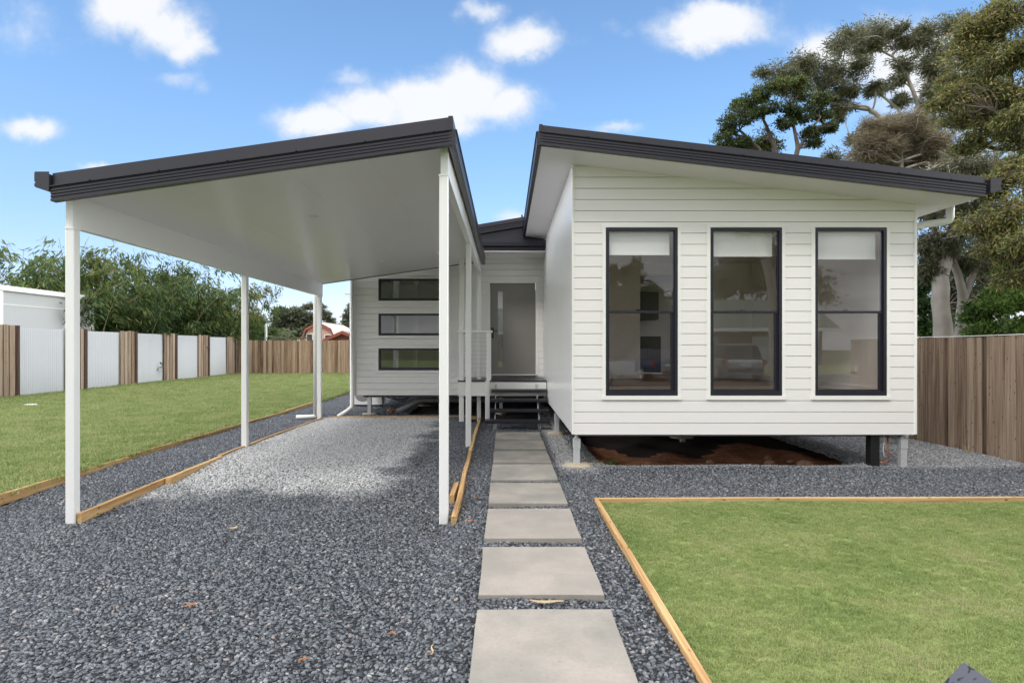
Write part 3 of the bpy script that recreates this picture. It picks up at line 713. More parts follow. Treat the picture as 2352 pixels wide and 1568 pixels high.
# white pipe from the gutter back to the wall
part(MB().tube([(5.625, 7.16, 3.30), (5.625, 7.16, 3.14), (5.61, 7.165, 3.10), (5.57, 7.17, 3.085), (5.42, 7.24, 3.075), (5.26, 7.42, 3.06), (5.22, 7.49, 3.03), (5.205, 7.52, 2.9), (5.205, 7.52, .45)], .045, 14), 'downpipe', 'pvc_white')
# window units
def sash_window(x0, x1, z0, z1, y, blind_z, mid=True):
    w = empty('window', (0, 0, 0)); w.parent = house; w.location = (0, -7.1, 0)
    t = .042
    mb = MB()                                             # flat white architrave round the opening
    mb.box(x0-t, x0-.001, y-.014, y+.03, z0-.001, z1+.001); mb.box(x1+.001, x1+t, y-.014, y+.03, z0-.001, z1+.001)
    mb.box(x0-t, x1+t, y-.014, y+.03, z1+.001, z1+t); mb.box(x0-t-.006, x1+t+.006, y-.022, y+.03, z0-.052, z0-.001)
    mb.build('architrave', 'white_trim', w, .0015)
    f = .036; mb = MB()
    mb.box(x0, x0+f, y-.012, y+.07, z0, z1); mb.box(x1-f, x1, y-.012, y+.07, z0, z1)
    mb.box(x0+f, x1-f, y-.012, y+.07, z1-.042, z1); mb.box(x0+f, x1-f, y-.012, y+.07, z0, z0+.055)
    for a, b in ((x0+f, x0+f+.012), (x1-f-.012, x1-f)): mb.box(a, b, y+.012, y+.05, z0+.055, z1-.042)
    mb.build('frame', 'charcoal_frame', w, .0015)
    if mid:
        zm = z0+(z1-z0)*.497
        mb = MB(); mb.box(x0+f+.012, x1-f-.012, y+.006, y+.04, zm-.014, zm+.016)
        mb.box(x0+f+.012, x1-f-.012, y+.022, y+.046, z0+.056, z0+.075)
        mb.box(x1-f-.044, x1-f-.0125, y+.022, y+.046, z0+.075, zm-.015)
        mb.build('sash_rail', 'charcoal_frame', w, .001)
        c = (x0+x1)/2-.03
        MB().prism([(c-.045, zm+.017), (c+.045, zm+.017), (c+.03, zm+.032), (c+.012, zm+.042), (c-.015, zm+.04), (c-.032, zm+.03)], 'y', y+.042, y+.062).build('latch', 'black_plastic', w, .002)
        MB().box(x0+f+.012, x1-f-.012, y+.016, y+.020, zm+.017, z1-.043).build('glass_pane', 'window_glass', w)
        MB().box(x0+f+.012, x1-f-.045, y+.030, y+.034, z0+.076, zm-.016).build('glass_pane', 'window_glass', w)
    else:
        MB().box(x0+f*.6, x1-f*.6, y+.018, y+.022, z0+.04, z1-.04).build('glass_pane', 'window_glass', w)
    if blind_z:
        mb = MB(); mb.box(x0+.05, x1-.075, y+.095, y+.097, blind_z, z1-.05); mb.box(x0+.05, x1-.075, y+.089, y+.103, blind_z-.022, blind_z)
        mb.tube([(x0+.05, y+.12, z1-.05), (x1-.075, y+.12, z1-.05)], .022, 10)
        mb.build('roller_blind', 'blind_fabric', w)
    return w
for (a, b), bz in zip(wins, (2.69, 2.67, 2.635)):
    sash_window(a, b, WZ0, WZ1, YF, bz)
# piers and pipes below the front room
def pier(x, y, zt, pad=.2, mat='galvanised'):
    p = empty('pier', (x, y-7.1, 0)); p.parent = house
    mb = MB(); mb.box(-.038, .038, -.038, .038, -.12, zt-.17); mb.build('steel_tube', mat, p, .004)
    mb = MB(); mb.box(-.044, .044, -.044, .044, zt-.19, zt-.065)
    for dx in (-.022, .022): mb.disc((dx, -.047, zt-.14), .005, .004, 8, 'y')
    mb.disc((0, -.047, zt-.09), .005, .004, 8, 'y'); mb.build('sleeve', mat, p, .003)
    MB().tube([(0, 0, zt-.07), (0, 0, zt-.045), (0, 0, zt-.04), (0, 0, zt)], [.03, .028, .014, .014], 8).build('screw_jack', mat, p)
    if pad:
        r = np.random.default_rng(int(x*100) & 255); n = 20
        rr = pad*(1+r.uniform(-.12, .12, n))
        rings = [[(math.cos(6.283*k/n)*rr[k]*q, math.sin(6.283*k/n)*rr[k]*q*.8, z) for k in range(n)] for q, z in ((1, -.03), (.97, .008), (.75, .022), (.3, .03))]
        MB().loft(rings, smooth=True).build('concrete_pad', 'pale_concrete', p)
    return p
pier(.905, 7.20, .41, .19); pier(.90, 9.9, .41, .17); pier(5.04, 7.19, .41, 0); pier(3.0, 9.6, .41, .2); pier(5.0, 10.4, .41, .16)
part(MB().box(4.625, 4.735, 7.16, 7.27, -.1, .412), 'black_post', 'black_plastic', .003)
part(MB().tube([(4.865, 7.2, .42), (4.865, 7.2, .09), (4.855, 7.2, .055), (4.82, 7.2, .04), (4.72, 7.2, .03)], .010, 8), 'copper_pipe', 'copper')
part(MB().tube([(5.16, 7.32, .42), (5.16, 7.32, .36), (5.13, 7.32, .31), (5.05, 7.32, .29), (4.9, 7.36, .31), (4.75, 7.4, .33)], .048, 12), 'waste_pipe', 'pvc_white')
part(MB().tube([(4.80, 7.18, .41), (4.805, 7.18, .3), (4.79, 7.18, .2), (4.80, 7.18, .13), (4.83, 7.18, .10)], .004, 6), 'loose_cable', 'pvc_white')
part(MB().tube([(2.6, 9.2, .30), (4.1, 9.0, .26), (4.9, 8.2, .26)], .05, 12), 'waste_pipe', 'pvc_white')
part(MB().box(.92, 5.07, YF+.14, 13.0, .36, .405), 'floor_frame', 'dark_interior')
# inside the front room
FZ = .87
mb = MB(); y = YF+.14
part(MB().box(.93, 5.06, YF+.13, 14.8, FZ-.04, FZ), 'room_floor', 'floorboard')
YB = 11.35
mb = MB()
part(MB().prism([(.985, FZ+.001), (2.70, FZ+.001), (2.70, 2.95), (3.85, 2.95), (3.85, FZ+.001), (4.949, FZ+.001), (4.949, 3.189), (.985, 3.189)], 'y', YB, YB+.1), 'room_wall', 'interior_wall')
part(MB().prism([(YF+.14, FZ+.001), (9.0, FZ+.001), (9.0, 2.9), (10.3, 2.9), (10.3, 1.57), (9.001, 1.57), (9.001, FZ+.001), (12.6, FZ+.001), (12.6, 2.9), (14.2, 2.9), (14.2, 1.5), (12.601, 1.5), (12.601, FZ+.001), (14.8, FZ+.001), (14.8, 3.189), (YF+.14, 3.189)], 'x', 4.95, 5.065), 'room_wall', 'interior_wall'); part(MB().box(.93, .98, YF+.14, YB, FZ+.001, 3.189), 'room_wall', 'interior_wall')
part(MB().box(.93, 5.06, YF+.13, 14.8, 3.19, 3.24), 'room_ceiling', 'interior_wall')
part(MB().box(.93, 5.06, 14.8, 14.9, FZ, 3.2), 'kitchen_wall', 'interior_wall')
for q in ((.98, 2.72, YB-.014, YB), (3.83, 4.93, YB-.014, YB), (4.935, 4.949, YF+.15, YB-.001)): part(MB().box(*q, FZ+.001, FZ+.09), 'skirting_board', 'white_trim')
mb = MB(); mb.box(4.925, 4.95, 8.95, 9.0, 1.57, 2.9); mb.box(4.925, 4.95, 10.3, 10.35, 1.57, 2.9); mb.box(4.922, 4.95, 8.95, 10.35, 1.52, 1.57)
part(mb, 'side_window_frame', 'white_trim')
part(MB().box(5.09, 5.095, 9.0, 10.3, 1.57, 2.9), 'side_or_added_pane', 'window_glass'); part(MB().box(5.08, 5.11, 9.0, 10.3, 1.571, 1.61), 'side_window_frame', 'charcoal_frame'); part(MB().box(5.09, 5.095, 12.6, 14.2, 1.5, 2.9), 'side_or_added_pane', 'window_glass')  # last pane closes the rear opening added to brighten the interior
part(MB().box(4.938, 4.949, 7.98, 8.10, FZ+.28, FZ+.36), 'power_outlet', 'white_trim', .003)
for q in ((14.2, FZ+.001, FZ+.9), (14.4, 2.2, 2.9)): part(MB().box(2.9, 3.9, q[0], 14.78, q[1], q[2]), 'kitchen_cupboard', 'dark_interior', .004)

# the wing with the door
ww = [(-2.83,-1.42, Z, Z+.49) for Z in (.983, 1.757, 2.533)]
door_op = (-.345, .676, .83, 2.935)
o = siding('wing_wall', house, -3.37, .838, .43, 3.49, 3.49, YD, ww+[door_op], gap=.016); shift(o)
part(MB().box(-3.385, -3.35, YD-.012, YD+.03, .425, 3.49), 'corner_trim', 'white_trim', .002)
part(MB().box(-3.37, -3.28, YD+.13, 20, .43, 3.5), 'side_wall', 'side_cladding')
for a, b, c, d in ww:
    sash_window(a, b, c, d, YD, None, mid=False)
part(MB().box(-3.28, .80, YD+.12, 17.8, FZ-.04, FZ), 'wing_floor', 'floorboard')
part(MB().prism([(-3.28, YD+.65), (-3.28, 16.3), (-.55, 16.3), (-.55, YD+.13), (-.62, YD+.13), (-.62, 16.2), (-3.2, 16.2), (-3.2, YD+.65)], 'z', FZ+.001, 3.29), 'room_wall', 'interior_wall')
part(MB().box(-2.62, -2.50, YD+.6, YD+.72, FZ+.001, 3.29), 'room_post', 'interior_wall'); part(MB().box(-2.30, -2.20, 14.2, 14.3, FZ+.001, 3.29), 'room_post', 'interior_wall')
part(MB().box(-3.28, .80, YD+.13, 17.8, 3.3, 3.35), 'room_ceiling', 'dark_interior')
part(MB().box(-1.62, -1.50, 16.18, 16.2, FZ+.28, FZ+.36), 'power_outlet', 'white_trim')
part(MB().box(-.54, .80, 17.0, 17.1, FZ, 3.3), 'room_wall', 'interior_wall')
# front door
door = empty('front_door', (0, -7.1, 0)); door.parent = house
dx0, dx1, dz0, dz1 = -.335, .666, .90, 2.923; gx0, gx1, gz0, gz1 = -.17, -.062, 1.06, 2.75
mb = MB(); yd = YD+.035
mb.box(dx0, gx0, yd, yd+.04, dz0, dz1); mb.box(gx1, dx1, yd, yd+.04, dz0, dz1)
mb.box(gx0, gx1, yd, yd+.04, dz0, gz0); mb.box(gx0, gx1, yd, yd+.04, gz1, dz1)
mb.build('door_leaf', 'door_paint', door)
MB().box(gx0, gx1, yd+.012, yd+.016, gz0, gz1).build('glass_strip', 'window_glass', door)
mb = MB(); mb.box(-.315, -.262, yd-.012, yd, 1.70, 1.935); mb.tube([(-.288, yd-.012, 1.865), (-.288, yd-.05, 1.865), (-.28, yd-.055, 1.865), (-.18, yd-.055, 1.865)], .009, 8); mb.box(-.30, -.276, yd-.02, yd-.012, 1.745, 1.80)
mb.build('door_handle', 'black_plastic', door, .002)
mb = MB(); mb.box(-.345-.045, -.345+.002, YD-.012, YD+.06, .86, 2.98); mb.box(.676-.002, .676+.045, YD-.012, YD+.06, .86, 2.98); mb.box(-.343, .674, YD-.010, YD+.06, 2.926, 2.98)
mb.build('door_frame', 'white_trim', door, .002)
MB().box(-.36, .72, YD-.06, YD+.08, .868, .898).build('door_sill', 'galvanised', door, .002)
# porch roof, gutter and main roof
part(MB().box(-3.9, .835, 11.78, YD, 3.482, 3.50), 'porch_soffit', 'soffit_paint')
YG = 11.70
mb = MB()
gp = [(0, -.235), (.02, -.235), (.022, -.125), (.105, -.122), (.118, -.11), (.118, -.075), (.110, -.07), (.118, -.065), (.118, -.006), (.108, 0), (.1, -.004), (.1, -.1), (.03, -.1), (.03, 0), (0, 0)]
mb.loft([[(x, YG+.12-a, 3.71+b) for a, b in gp] for x in (-3.9, .832)])
part(mb, 'porch_gutter', 'charcoal_frame')
ZM = lambda x: 3.88+.168*(x+.587)
mb = MB(); prof2 = fascia_profile(.20, .08); fascia_front(mb, -3.95, ZM(-3.95), .75, ZM(.75), 11.93, prof2); part(mb, 'main_roof_barge', 'charcoal_metal')
part(MB().loft([[(-3.9, yy, 3.60), (.8, yy, 3.60), (.8, yy, ZM(.8)+.01), (-3.9, yy, ZM(-3.9)+.01)][::1] for yy in (11.98, 12.03)]), 'gable_infill', 'charcoal_metal')
part(MB().loft([[(x, yy, ZM(x)+dz) for yy, dz in ((11.95, .1), (20.5, .1), (20.5, .19), (11.95, .19))] for x in (-3.95, 5.2)]), 'main_roof', 'charcoal_metal')
part(MB().tube([(.385, 13.2, 4.1), (.385, 13.2, 4.58)], .02, 8), 'vent_pipe', 'black_plastic')
# deck
deck = empty('deck', (0, -7.1, 0)); deck.parent = house
YK = 11.42
mb = MB()
for i in range(9): mb.box(-.965, .830, YK+i*.135, YK+i*.135+.130, .80, .826)
mb.build('decking', 'charcoal_metal', deck, .002)
mb = MB(); mb.box(-.955, .825, YK+.012, YK+.05, .515, .798); mb.box(-.955, -.915, YK+.052, YD, .515, .798)
mb.build('deck_bearer', 'white_trim', deck, .002)
MB().cbox(-.94, -.845, YK+.055, YK+.15, -.1, 3.48, .006).build('corner_post', 'white_trim', deck)
MB().cbox(-.385, -.29, YK+.0, YK+.09, .83, 1.79, .006).build('newel_post', 'white_trim', deck)
MB().cbox(-.405, -.315, YK-.10, YK-.012, .17-.3, .83, .006).build('stair_post', 'white_trim', deck)
MB().box(-.97, -.26, YK-.005, YK+.105, 1.795, 1.835).build('hand_rail', 'white_trim', deck, .004)
MB().box(-.97, -.87, YK+.11, YD-.012, 1.795, 1.835).build('hand_rail', 'white_trim', deck, .004)
mb = MB()
for i in range(10):
    z = .90+i*.088
    mb.tube([(-.90, YK+.07, z), (-.30, YK+.045, z)], .0035, 6); mb.tube([(-.90, YK+.1, z), (-.90, YD, z)], .003, 6)
    mb.tube([(-.425, YK+.05, z), (-.386, YK+.045, z)], .007, 6)
mb.build('balustrade_wires', 'galvanised', deck)
st = empty('stairs', (0, -7.1, 0)); st.parent = house
for k, (yy, zz, xl) in enumerate(((11.20, .66, -.28), (10.90, .495, -.285), (10.60, .33, -.285), (10.30, .165, -.376))):
    mb = MB()
    mb.loft([[(x, yy+a, zz+b) for a, b in ((0, -.045), (.01, -.055), (.245, -.055), (.25, -.045), (.25, -.004), (.246, 0), (.20, 0), (.197, -.004), (.193, 0), (.05, 0), (.047, -.004), (.043, 0), (.004, 0), (0, -.004))] for x in (xl, .815)])
    mb.build('tread', 'charcoal_metal', st)
for x in (-.20, .62):
    mb = MB(); mb.loft([[(x+d, 11.40, .56), (x+d, 11.40, .66), (x+d, 10.42, .13), (x+d, 10.42, -.02)] for d in (0, .012)])
    for yy, zz in ((11.2, .66), (10.9, .495), (10.6, .33), (10.3, .165)): mb.box(x+.012, x+.05, yy+.03, yy+.22, zz-.064, zz-.056)
    mb.box(x-.02, x+.03, YK-.002, YK+.012, .60, .755)
    mb.box(x-.02, x+.035, 10.42, 10.47, -.1, .1)
    mb.build('stringer', 'galvanised', st)
# below the wing
pier(-3.05, 12.70, .43, .17); pier(-2.1, 14.6, .43, .15, 'black_plastic'); pier(-.1, 12.9, .43, .12)
part(MB().tube([(1.0, 13.2, .28), (-1.9, 13.2, .27), (-2.05, 13.18, .25), (-2.55, 12.98, -.02)], .065, 14), 'drain_pipe', 'pvc_grey')
part(MB().tube([(-3.40, 12.55, 3.3), (-3.40, 12.55, .22), (-3.41, 12.54, .17), (-3.48, 12.48, .10), (-3.66, 12.36, -.02)], .047, 14)
     .box(-3.40, -3.33, 12.55, 12.61, 2.66, 2.68).box(-3.40, -3.33, 12.55, 12.61, 1.04, 1.06), 'downpipe', 'pvc_white')
part(MB().box(-3.2, .8, YD+.14, 18, .37, .425), 'floor_frame', 'dark_interior'); part(MB().box(.81, 5.07, 13.01, 19.9, .36, .415), 'floor_frame', 'dark_interior'); part(MB().box(-3.27, 5.07, 19.9, 20, .3, 3.5), 'rear_wall', 'side_cladding')
ac = empty('air_conditioner', (-3.55, 14.6, -.02))
tag(ac, 'pale outdoor air conditioner on the gravel under the left wing', 'air conditioner')
MB().box(-.40, .40, -.15, .15, .05, .60).build('casing', 'pvc_white', ac, .01)
mb = MB(); mb.disc((-.1, -.156, .33), .20, .006, 24, 'y'); mb.build('fan_grille', 'pvc_grey', ac)
MB().box(-.35, -.28, -.14, .14, 0, .05).build('foot', 'black_plastic', ac); MB().box(.28, .35, -.14, .14, 0, .05).build('foot', 'black_plastic', ac)
mb = MB()
for k in range(4): mb.tube([(.36, -.16-.01*k, .40-.03*k), (.5, -.3, .42-.05*k), (.7+.05*k, -.35, .30-.04*k), (.95, -.2-.05*k, .30-.05*k), (1.3, .1, .36)], .012, 6)
mb.build('insulated_hoses', 'black_plastic', ac)

# ------------------------------------------------------------------ the carport
cp = empty('carport', (-2.2, 8.5, 0))
tag(cp, 'open white carport on six slim posts with a sloping charcoal roof', 'carport')
def cpart(mb, name, mat, bevel=0):
    o = mb.build(name, mat, cp, bevel); o.location = (2.2, -8.5, 0); return o
CX0, CX1 = -3.977, -.47; CY0, CY1 = 4.98, 12.15
CT = .1413
ZC = lambda x: 2.855+CT*(x+3.97)
Y1, Y2, Y3 = 5.10, 8.50, 11.93
for y, zg in ((Y1, -.14), (Y2, -.06), (Y3, -.06)):
    for x0, zt in ((-3.97, 2.575), (-.598, 3.053)):
        mb = MB(); mb.cbox(x0, x0+.08, y, y+.08, zg, zt, .006); mb.box(x0-.004, x0+.084, y-.004, y+.084, zt-.012, zt+.004)
        cpart(mb, 'post', 'white_metal')
for x0, x1, zb in ((-3.965, -3.90, 2.579), (-.585, -.52, 3.057)):
    zt0, zt1 = ZC(x0), ZC(x1)
    cpart(MB().loft([[(x0, y, zb), (x1, y, zb), (x1, y, zt1), (x0, y, zt0)] for y in (5.104, 12.08)]), 'beam', 'white_metal')
# insulated ceiling panels, side by side with fine joints
mb = MB(); xs = [CX0+.01, -3.05, -2.02, -1.27, CX1-.01]; ys = [CY0+.02, 8.3, 10.3, CY1]
for a, b in zip(xs[:-1], xs[1:]):
    for c, d in zip(ys[:-1], ys[1:]):
        mb.loft([[(x, yy, ZC(x)+dz) for yy, dz in ((c+.0006, .0), (d-.0006, .0), (d-.0006, .03), (c+.0006, .03))] for x in (a+.0008, b-.0008)])
cpart(mb, 'ceiling_panels', 'ceiling_panel')
cpart(MB().loft([[(x, yy, ZC(x)+dz) for yy, dz in ((CY0+.01, .031), (CY1-.01, .031), (CY1-.01, .13), (CY0+.01, .13))] for x in (CX0, CX1)]), 'roof_panel', 'charcoal_metal')
prof3 = fascia_profile(.25, .122)
ZF = lambda x: 2.775+.1413*(x+3.977)
mb = MB(); fascia_front(mb, CX0, ZF(CX0), CX1, ZF(CX1), CY0, prof3); cpart(mb, 'fascia', 'charcoal_metal')
mb = MB(); fascia_side(mb, CX1, 1, ZF(CX1), CY0-.03, CY1, prof3); cpart(mb, 'fascia', 'charcoal_metal')
mb = MB(); mb.loft([[(x, yy, ZC(x)+dz) for yy, dz in ((CY1-.002, -.012), (CY1+.03, -.012), (CY1+.03, .15), (CY1-.002, .15))] for x in (CX0, CX1)]); cpart(mb, 'rear_flashing', 'charcoal_metal')
mb = MB(); quadgutter(mb, CX0-.005, -1, 3.03, CY0-.04, CY1, .128, .15); cpart(mb, 'gutter', 'charcoal_metal')
for i in range(6): cpart(MB().disc((CX0+.35+i*.6, CY0-.055, ZF(CX0+.35+i*.6)+.134), .008, .012, 8, 'y'), 'screw', 'charcoal_metal')
for x, y in ((-2.317, 6.86), (-2.31, 10.5), (-1.233, 10.5)):
    mb = MB(); n = 20
    mb.loft([[(x+math.cos(6.283*k/n)*r_, y+math.sin(6.283*k/n)*r_, ZC(x+math.cos(6.283*k/n)*r_)-h) for k in range(n)] for r_, h in ((.05, .0), (.05, .007), (.038, .009), (.036, .003))])
    cpart(mb, 'downlight', 'white_metal')
cpart(MB().tube([(-4.05, 12.02, 2.90), (-4.05, 12.02, 2.70), (-4.03, 12.02, 2.62), (-4.025, 12.0, 2.50), (-4.025, 12.0, .05)], .047, 14)
      .tube([(-4.025, 12.0, .06), (-4.04, 11.99, .035), (-4.10, 11.97, .03), (-4.40, 11.9, .03)], .045, 14)
      .box(-4.02, -3.93, 11.99, 12.01, 1.28, 1.30), 'downpipe', 'pvc_white')

# ------------------------------------------------------------------ fences
fence = empty('side_fence', (-14.5, 16, 0))
tag(fence, 'long fence of white corrugated sheets between grey timber palings on the left', 'fence')
def fpart(mb, name, mat, f, loc): o = mb.build(name, mat, f); o.location = loc; return o
starts = [13.15, 15.9, 18.62, 21.28, 23.98, 26.7, 29.42]
for i, s in enumerate(starts):
    e = s+.96; nxt = starts[i+1] if i+1 < len(starts) else 30.6
    zt = 2.17-.02*i+random.uniform(-.01, .01)
    mb = MB(); y = s; r = random.Random(i)
    while y < e-.22:
        w = .16+r.uniform(0, .03); mb.box(-14.50, -14.455-r.uniform(0, .012), y, y+w, -.12, zt+r.uniform(-.015, .015), r.uniform(.35, .75)); y += w+.035
    y = s+.12
    while y < e-.2: mb.box(-14.53, -14.505, y, y+.15, -.12, zt-.01, r.uniform(.1, .3)); y += .19
    fpart(mb, 'palings', 'old_paling', fence, (14.5, -16, 0))
    mb = MB(); mb.cbox(-14.52, -14.40, e-.17, e-.04, -.12, zt, .03, .35); fpart(mb, 'fence_post', 'dark_post_wood', fence, (14.5, -16, 0))
    # corrugated sheet with an uneven cut lower edge
    yy = np.arange(e-.06, nxt+.03, .019); xx = -14.535+.009*np.sin(yy*2*math.pi/.076)
    zb = .02+.025*np.sin(yy*2.1+i)+.02*np.sin(yy*5.3); zt2 = zt-.07
    V = np.concatenate([np.stack([xx, yy, zb-.06], 1), np.stack([xx, yy, np.full_like(yy, zt2)], 1), np.stack([xx-.012, yy, zb-.06], 1), np.stack([xx-.012, yy, np.full_like(yy, zt2)], 1)])
    n = len(yy); k = np.arange(n-1)
    F = np.concatenate([np.stack([k, k+1, n+k+1, n+k], 1), np.stack([2*n+k+1, 2*n+k, 3*n+k, 3*n+k+1], 1), np.stack([n+k, n+k+1, 3*n+k+1, 3*n+k], 1)])
    npmesh('corrugated_sheet', V, F, 'corrugated_white', fence, smooth=True, loc=(14.5, -16, 0))
def paling_fence(name, label, p0, p1, h, mat, z0=-.05, sd=.2, wmin=.09, wmax=.11, seed=1, wobble=.01, z0b=None, capping=False):
    dx, dy = p1[0]-p0[0], p1[1]-p0[1]; Lg = math.hypot(dx, dy); a = math.atan2(dy, dx)
    f = empty(name, (p0[0], p0[1], 0), a); tag(f, label, 'fence'); r = random.Random(seed); mb = MB(); x = 0; k = 0
    while x < Lg:
        w = r.uniform(wmin, wmax); t = x/Lg; zt = h+wobble*math.sin(x*1.3)+r.uniform(-.008, .008)
        d = .0 if k % 2 == 0 else .014
        mb.box(x, x+w-.002, d, d+.016, z0, zt, min(1, max(0, r.gauss(.47, sd)))); x += w-(.012 if k % 2 else 0.0); k += 1
    mb.build('palings', mat, f)
    mb = MB()
    for z in (.3, h*.55, h-.2): mb.box(0, Lg, .034, .075, z, z+.07, .4)
    mb.build('rails', mat, f)
    n = int(Lg/2.4)+1
    for i in range(n+1):
        x = min(i*2.4, Lg-.1); MB().box(x, x+.1, .078, .17, z0, h-.05, .4).build('fence_post', mat, f)
    if capping:
        pts = [(q*.4, .005, h+.014+wobble*math.sin(q*.4*1.3)) for q in range(int(Lg/.4)+1)]
        MB().tube(pts, .006, 6).build('white_wire', 'white_trim', f)
    return f
paling_fence('back_fence', 'warm brown timber paling fence across the back of the yard', (-14.5, 30.6), (5.5, 30.6), 1.86, 'new_paling', wmin=.09, wmax=.19, seed=4)
paling_fence('right_fence', 'weathered grey brown paling fence on the right side', (6.76, 17.0), (6.76, 3.2), 1.655, 'old_paling', wmin=.075, wmax=.115, seed=9, capping=True, sd=.11)

# ------------------------------------------------------------------ small things on the ground
for i, (x, y) in enumerate(((-12.0, 14.3), (-11.67, 17.4), (-11.5, 20.3), (-11.58, 23.9))):
    o = MB().tube([(0, 0, .0), (0, 0, .055), (0, 0, .068), (0, 0, .072)], [.145, .145, .13, .04], 24).build('drain_cap', 'cap_plastic', loc=(x, y, -.005))
    tag(o, ['round white drain cap in the side lawn nearest the camera', 'second round white drain cap in the side lawn, right of the front left post',
            'third round white drain cap in the side lawn', 'farthest round white drain cap in the side lawn, left of the middle post'][i], 'drain cap', 'round caps in the side lawn')
def blob(name, loc, size, mat, seed, flat=.6):
    r = np.random.default_rng(seed); n, m = 12, 7; rings = []
    for j in range(m):
        t = math.pi*(j+.35)/(m-.3)
        rings.append([(math.cos(6.283*k/n)*math.sin(t)*size*(1+r.uniform(-.22, .22)), math.sin(6.283*k/n)*math.sin(t)*size*.8*(1+r.uniform(-.22, .22)), -math.cos(t)*size*flat*(1+r.uniform(-.15, .15))) for k in range(n)])
    return MB().loft(rings).build(name, mat, loc=loc)
for i, (x, y, s, lb) in enumerate(((3.62, 7.75, .07, 'round reddish rock at the edge of the bare soil under the front room'), (4.02, 7.6, .10, 'flat broken clay lump right of the round rock under the front room'),
                                   (-2.92+.3, 12.95, .10, 'pale brown rock beside the grey pipe under the left wing'), (3.95, 7.85, .05, 'small dark stone behind the clay lump under the front room'))):
    tag(blob('rock', (x, y, (-.10 if y < 10 else .02)+s*.3), s, 'rock', i+2, .55), lb, 'rock', 'rocks lying under the house')
for i, (x, y, s_, lb) in enumerate(((1.95, 7.75, .05, 'leftmost small clay clod on the bare soil under the front room'), (2.45, 7.62, .035, 'tiny clay clod at the gravel edge below the first window'),
        (2.85, 7.9, .055, 'clay clod farther back on the bare soil between the first two windows'), (3.25, 7.65, .04, 'small clay clod just left of the round rock'), (3.8, 8.2, .05, 'clay clod in the shade behind the broken clay lump'))):
    tag(blob('rock', (x, y, -.115+s_*.3), s_, 'rock', 30+i, .6), lb, 'rock', 'rocks lying under the house')
def sliver(name, loc, L_, w, rz, mat, label, cat, seed=1, th=.006):
    r = random.Random(seed); n = 9; rings = []
    for i in range(n):
        t = i/(n-1); x = (t-.5)*L_; ww = w*math.sin(math.pi*min(.97, max(.04, t)))**.7*(1+r.uniform(-.2, .2)); c = .012*math.sin(t*5+seed)
        rings.append([(x, c-ww/2, .004), (x, c+ww/2, .002), (x, c+ww/2*.7, th+.004), (x, c-ww/2*.5, th+.006)])
    o = MB().loft(rings).build(name, mat, loc=loc); o.rotation_euler = (0, 0, rz)
    return tag(o, label, cat)
sliver('bark_strip', (.24, 3.285, .022), .20, .022, -.12, 'straw', 'curled strip of pale bark on the gravel between the two nearest pavers', 'bark', 3)
lf = [(-1.92, 3.45, .07, .02, .3, 'dry_leaf', 'red brown dry leaf on the dark gravel left of the second paver'), (-1.02, 2.85, .06, .014, .9, 'dry_leaf', 'thin orange leaf sliver on the gravel in the foreground left of the nearest paver'),
      (-3.0, 3.05, .08, .03, .2, 'straw', 'wisp of dry straw on the gravel near the left picture edge'), (-2.35, 4.9, .06, .04, 1.1, 'straw', 'wisp of dry straw on the gravel inside the carport mouth'),
      (-.31, 4.87, .06, .025, .2, 'dry_leaf', 'reddish leaf scrap beside the near end of the right edging board'), (-.36, 2.78, .09, .008, 1.4, 'straw', 'thin dry stalk on the gravel beside the nearest paver'),
      (-.28, 5.6, .05, .014, -.6, 'dry_leaf', 'reddish bark scrap between the right edging and the path'), (-.62, 3.1, .045, .018, .1, 'dry_leaf', 'small rusty leaf on the gravel left of the gap before the nearest paver')]
for i, (x, y, l, w, rz, mt, lb) in enumerate(lf):
    sliver('dry_leaf', (x, y, float(gz(x, y))+.014), l, w, rz, mt, lb, 'leaf', i+5)['group'] = 'scattered dry leaves on the gravel'
# dry weed beside the corner pier
def stalks(name, loc, n, h, spread, mat, label, seed, tone=.5, droop=1.0):
    r = np.random.default_rng(seed); V = []; F = []; T = []
    for i in range(n):
        a = r.uniform(0, 6.283); L_ = h*r.uniform(.5, 1.2); p = np.array([r.normal(0, spread*.3), r.normal(0, spread*.3), 0.]); w = .004
        pts = []
        for k in range(6):
            t = k/5; pts.append(p+np.array([math.cos(a)*L_*t*droop*.8, math.sin(a)*L_*t*droop*.8, L_*(t*.9-droop*.75*t*t)]))
        s = np.array([-math.sin(a), math.cos(a), 0])
        for k in range(5):
            b = len(V); ww = w*(1-k/6); V += [pts[k]-s*ww, pts[k]+s*ww, pts[k+1]+s*ww*.8, pts[k+1]-s*ww*.8]; F.append((b, b+1, b+2, b+3)); T.append(r.uniform(0, 1))
    o = npmesh(name, V, F, mat, tone=T); o.location = loc
    return tag(o, label, 'weed')
stalks('dead_grass', (1.15, 7.42, -.06), 110, .24, .16, 'straw', 'clump of dead brown grass beside the front left pier', 4)
stalks('weed', (1.42, 7.5, -.08), 60, .22, .10, 'shrub_leaf', 'small green weed under the front room right of the dead grass', 6, droop=.7)
stalks('dead_grass', (6.55, 8.0, .0), 14, .2, .05, 'straw', 'few dead stalks at the foot of the right fence', 8, droop=.5)
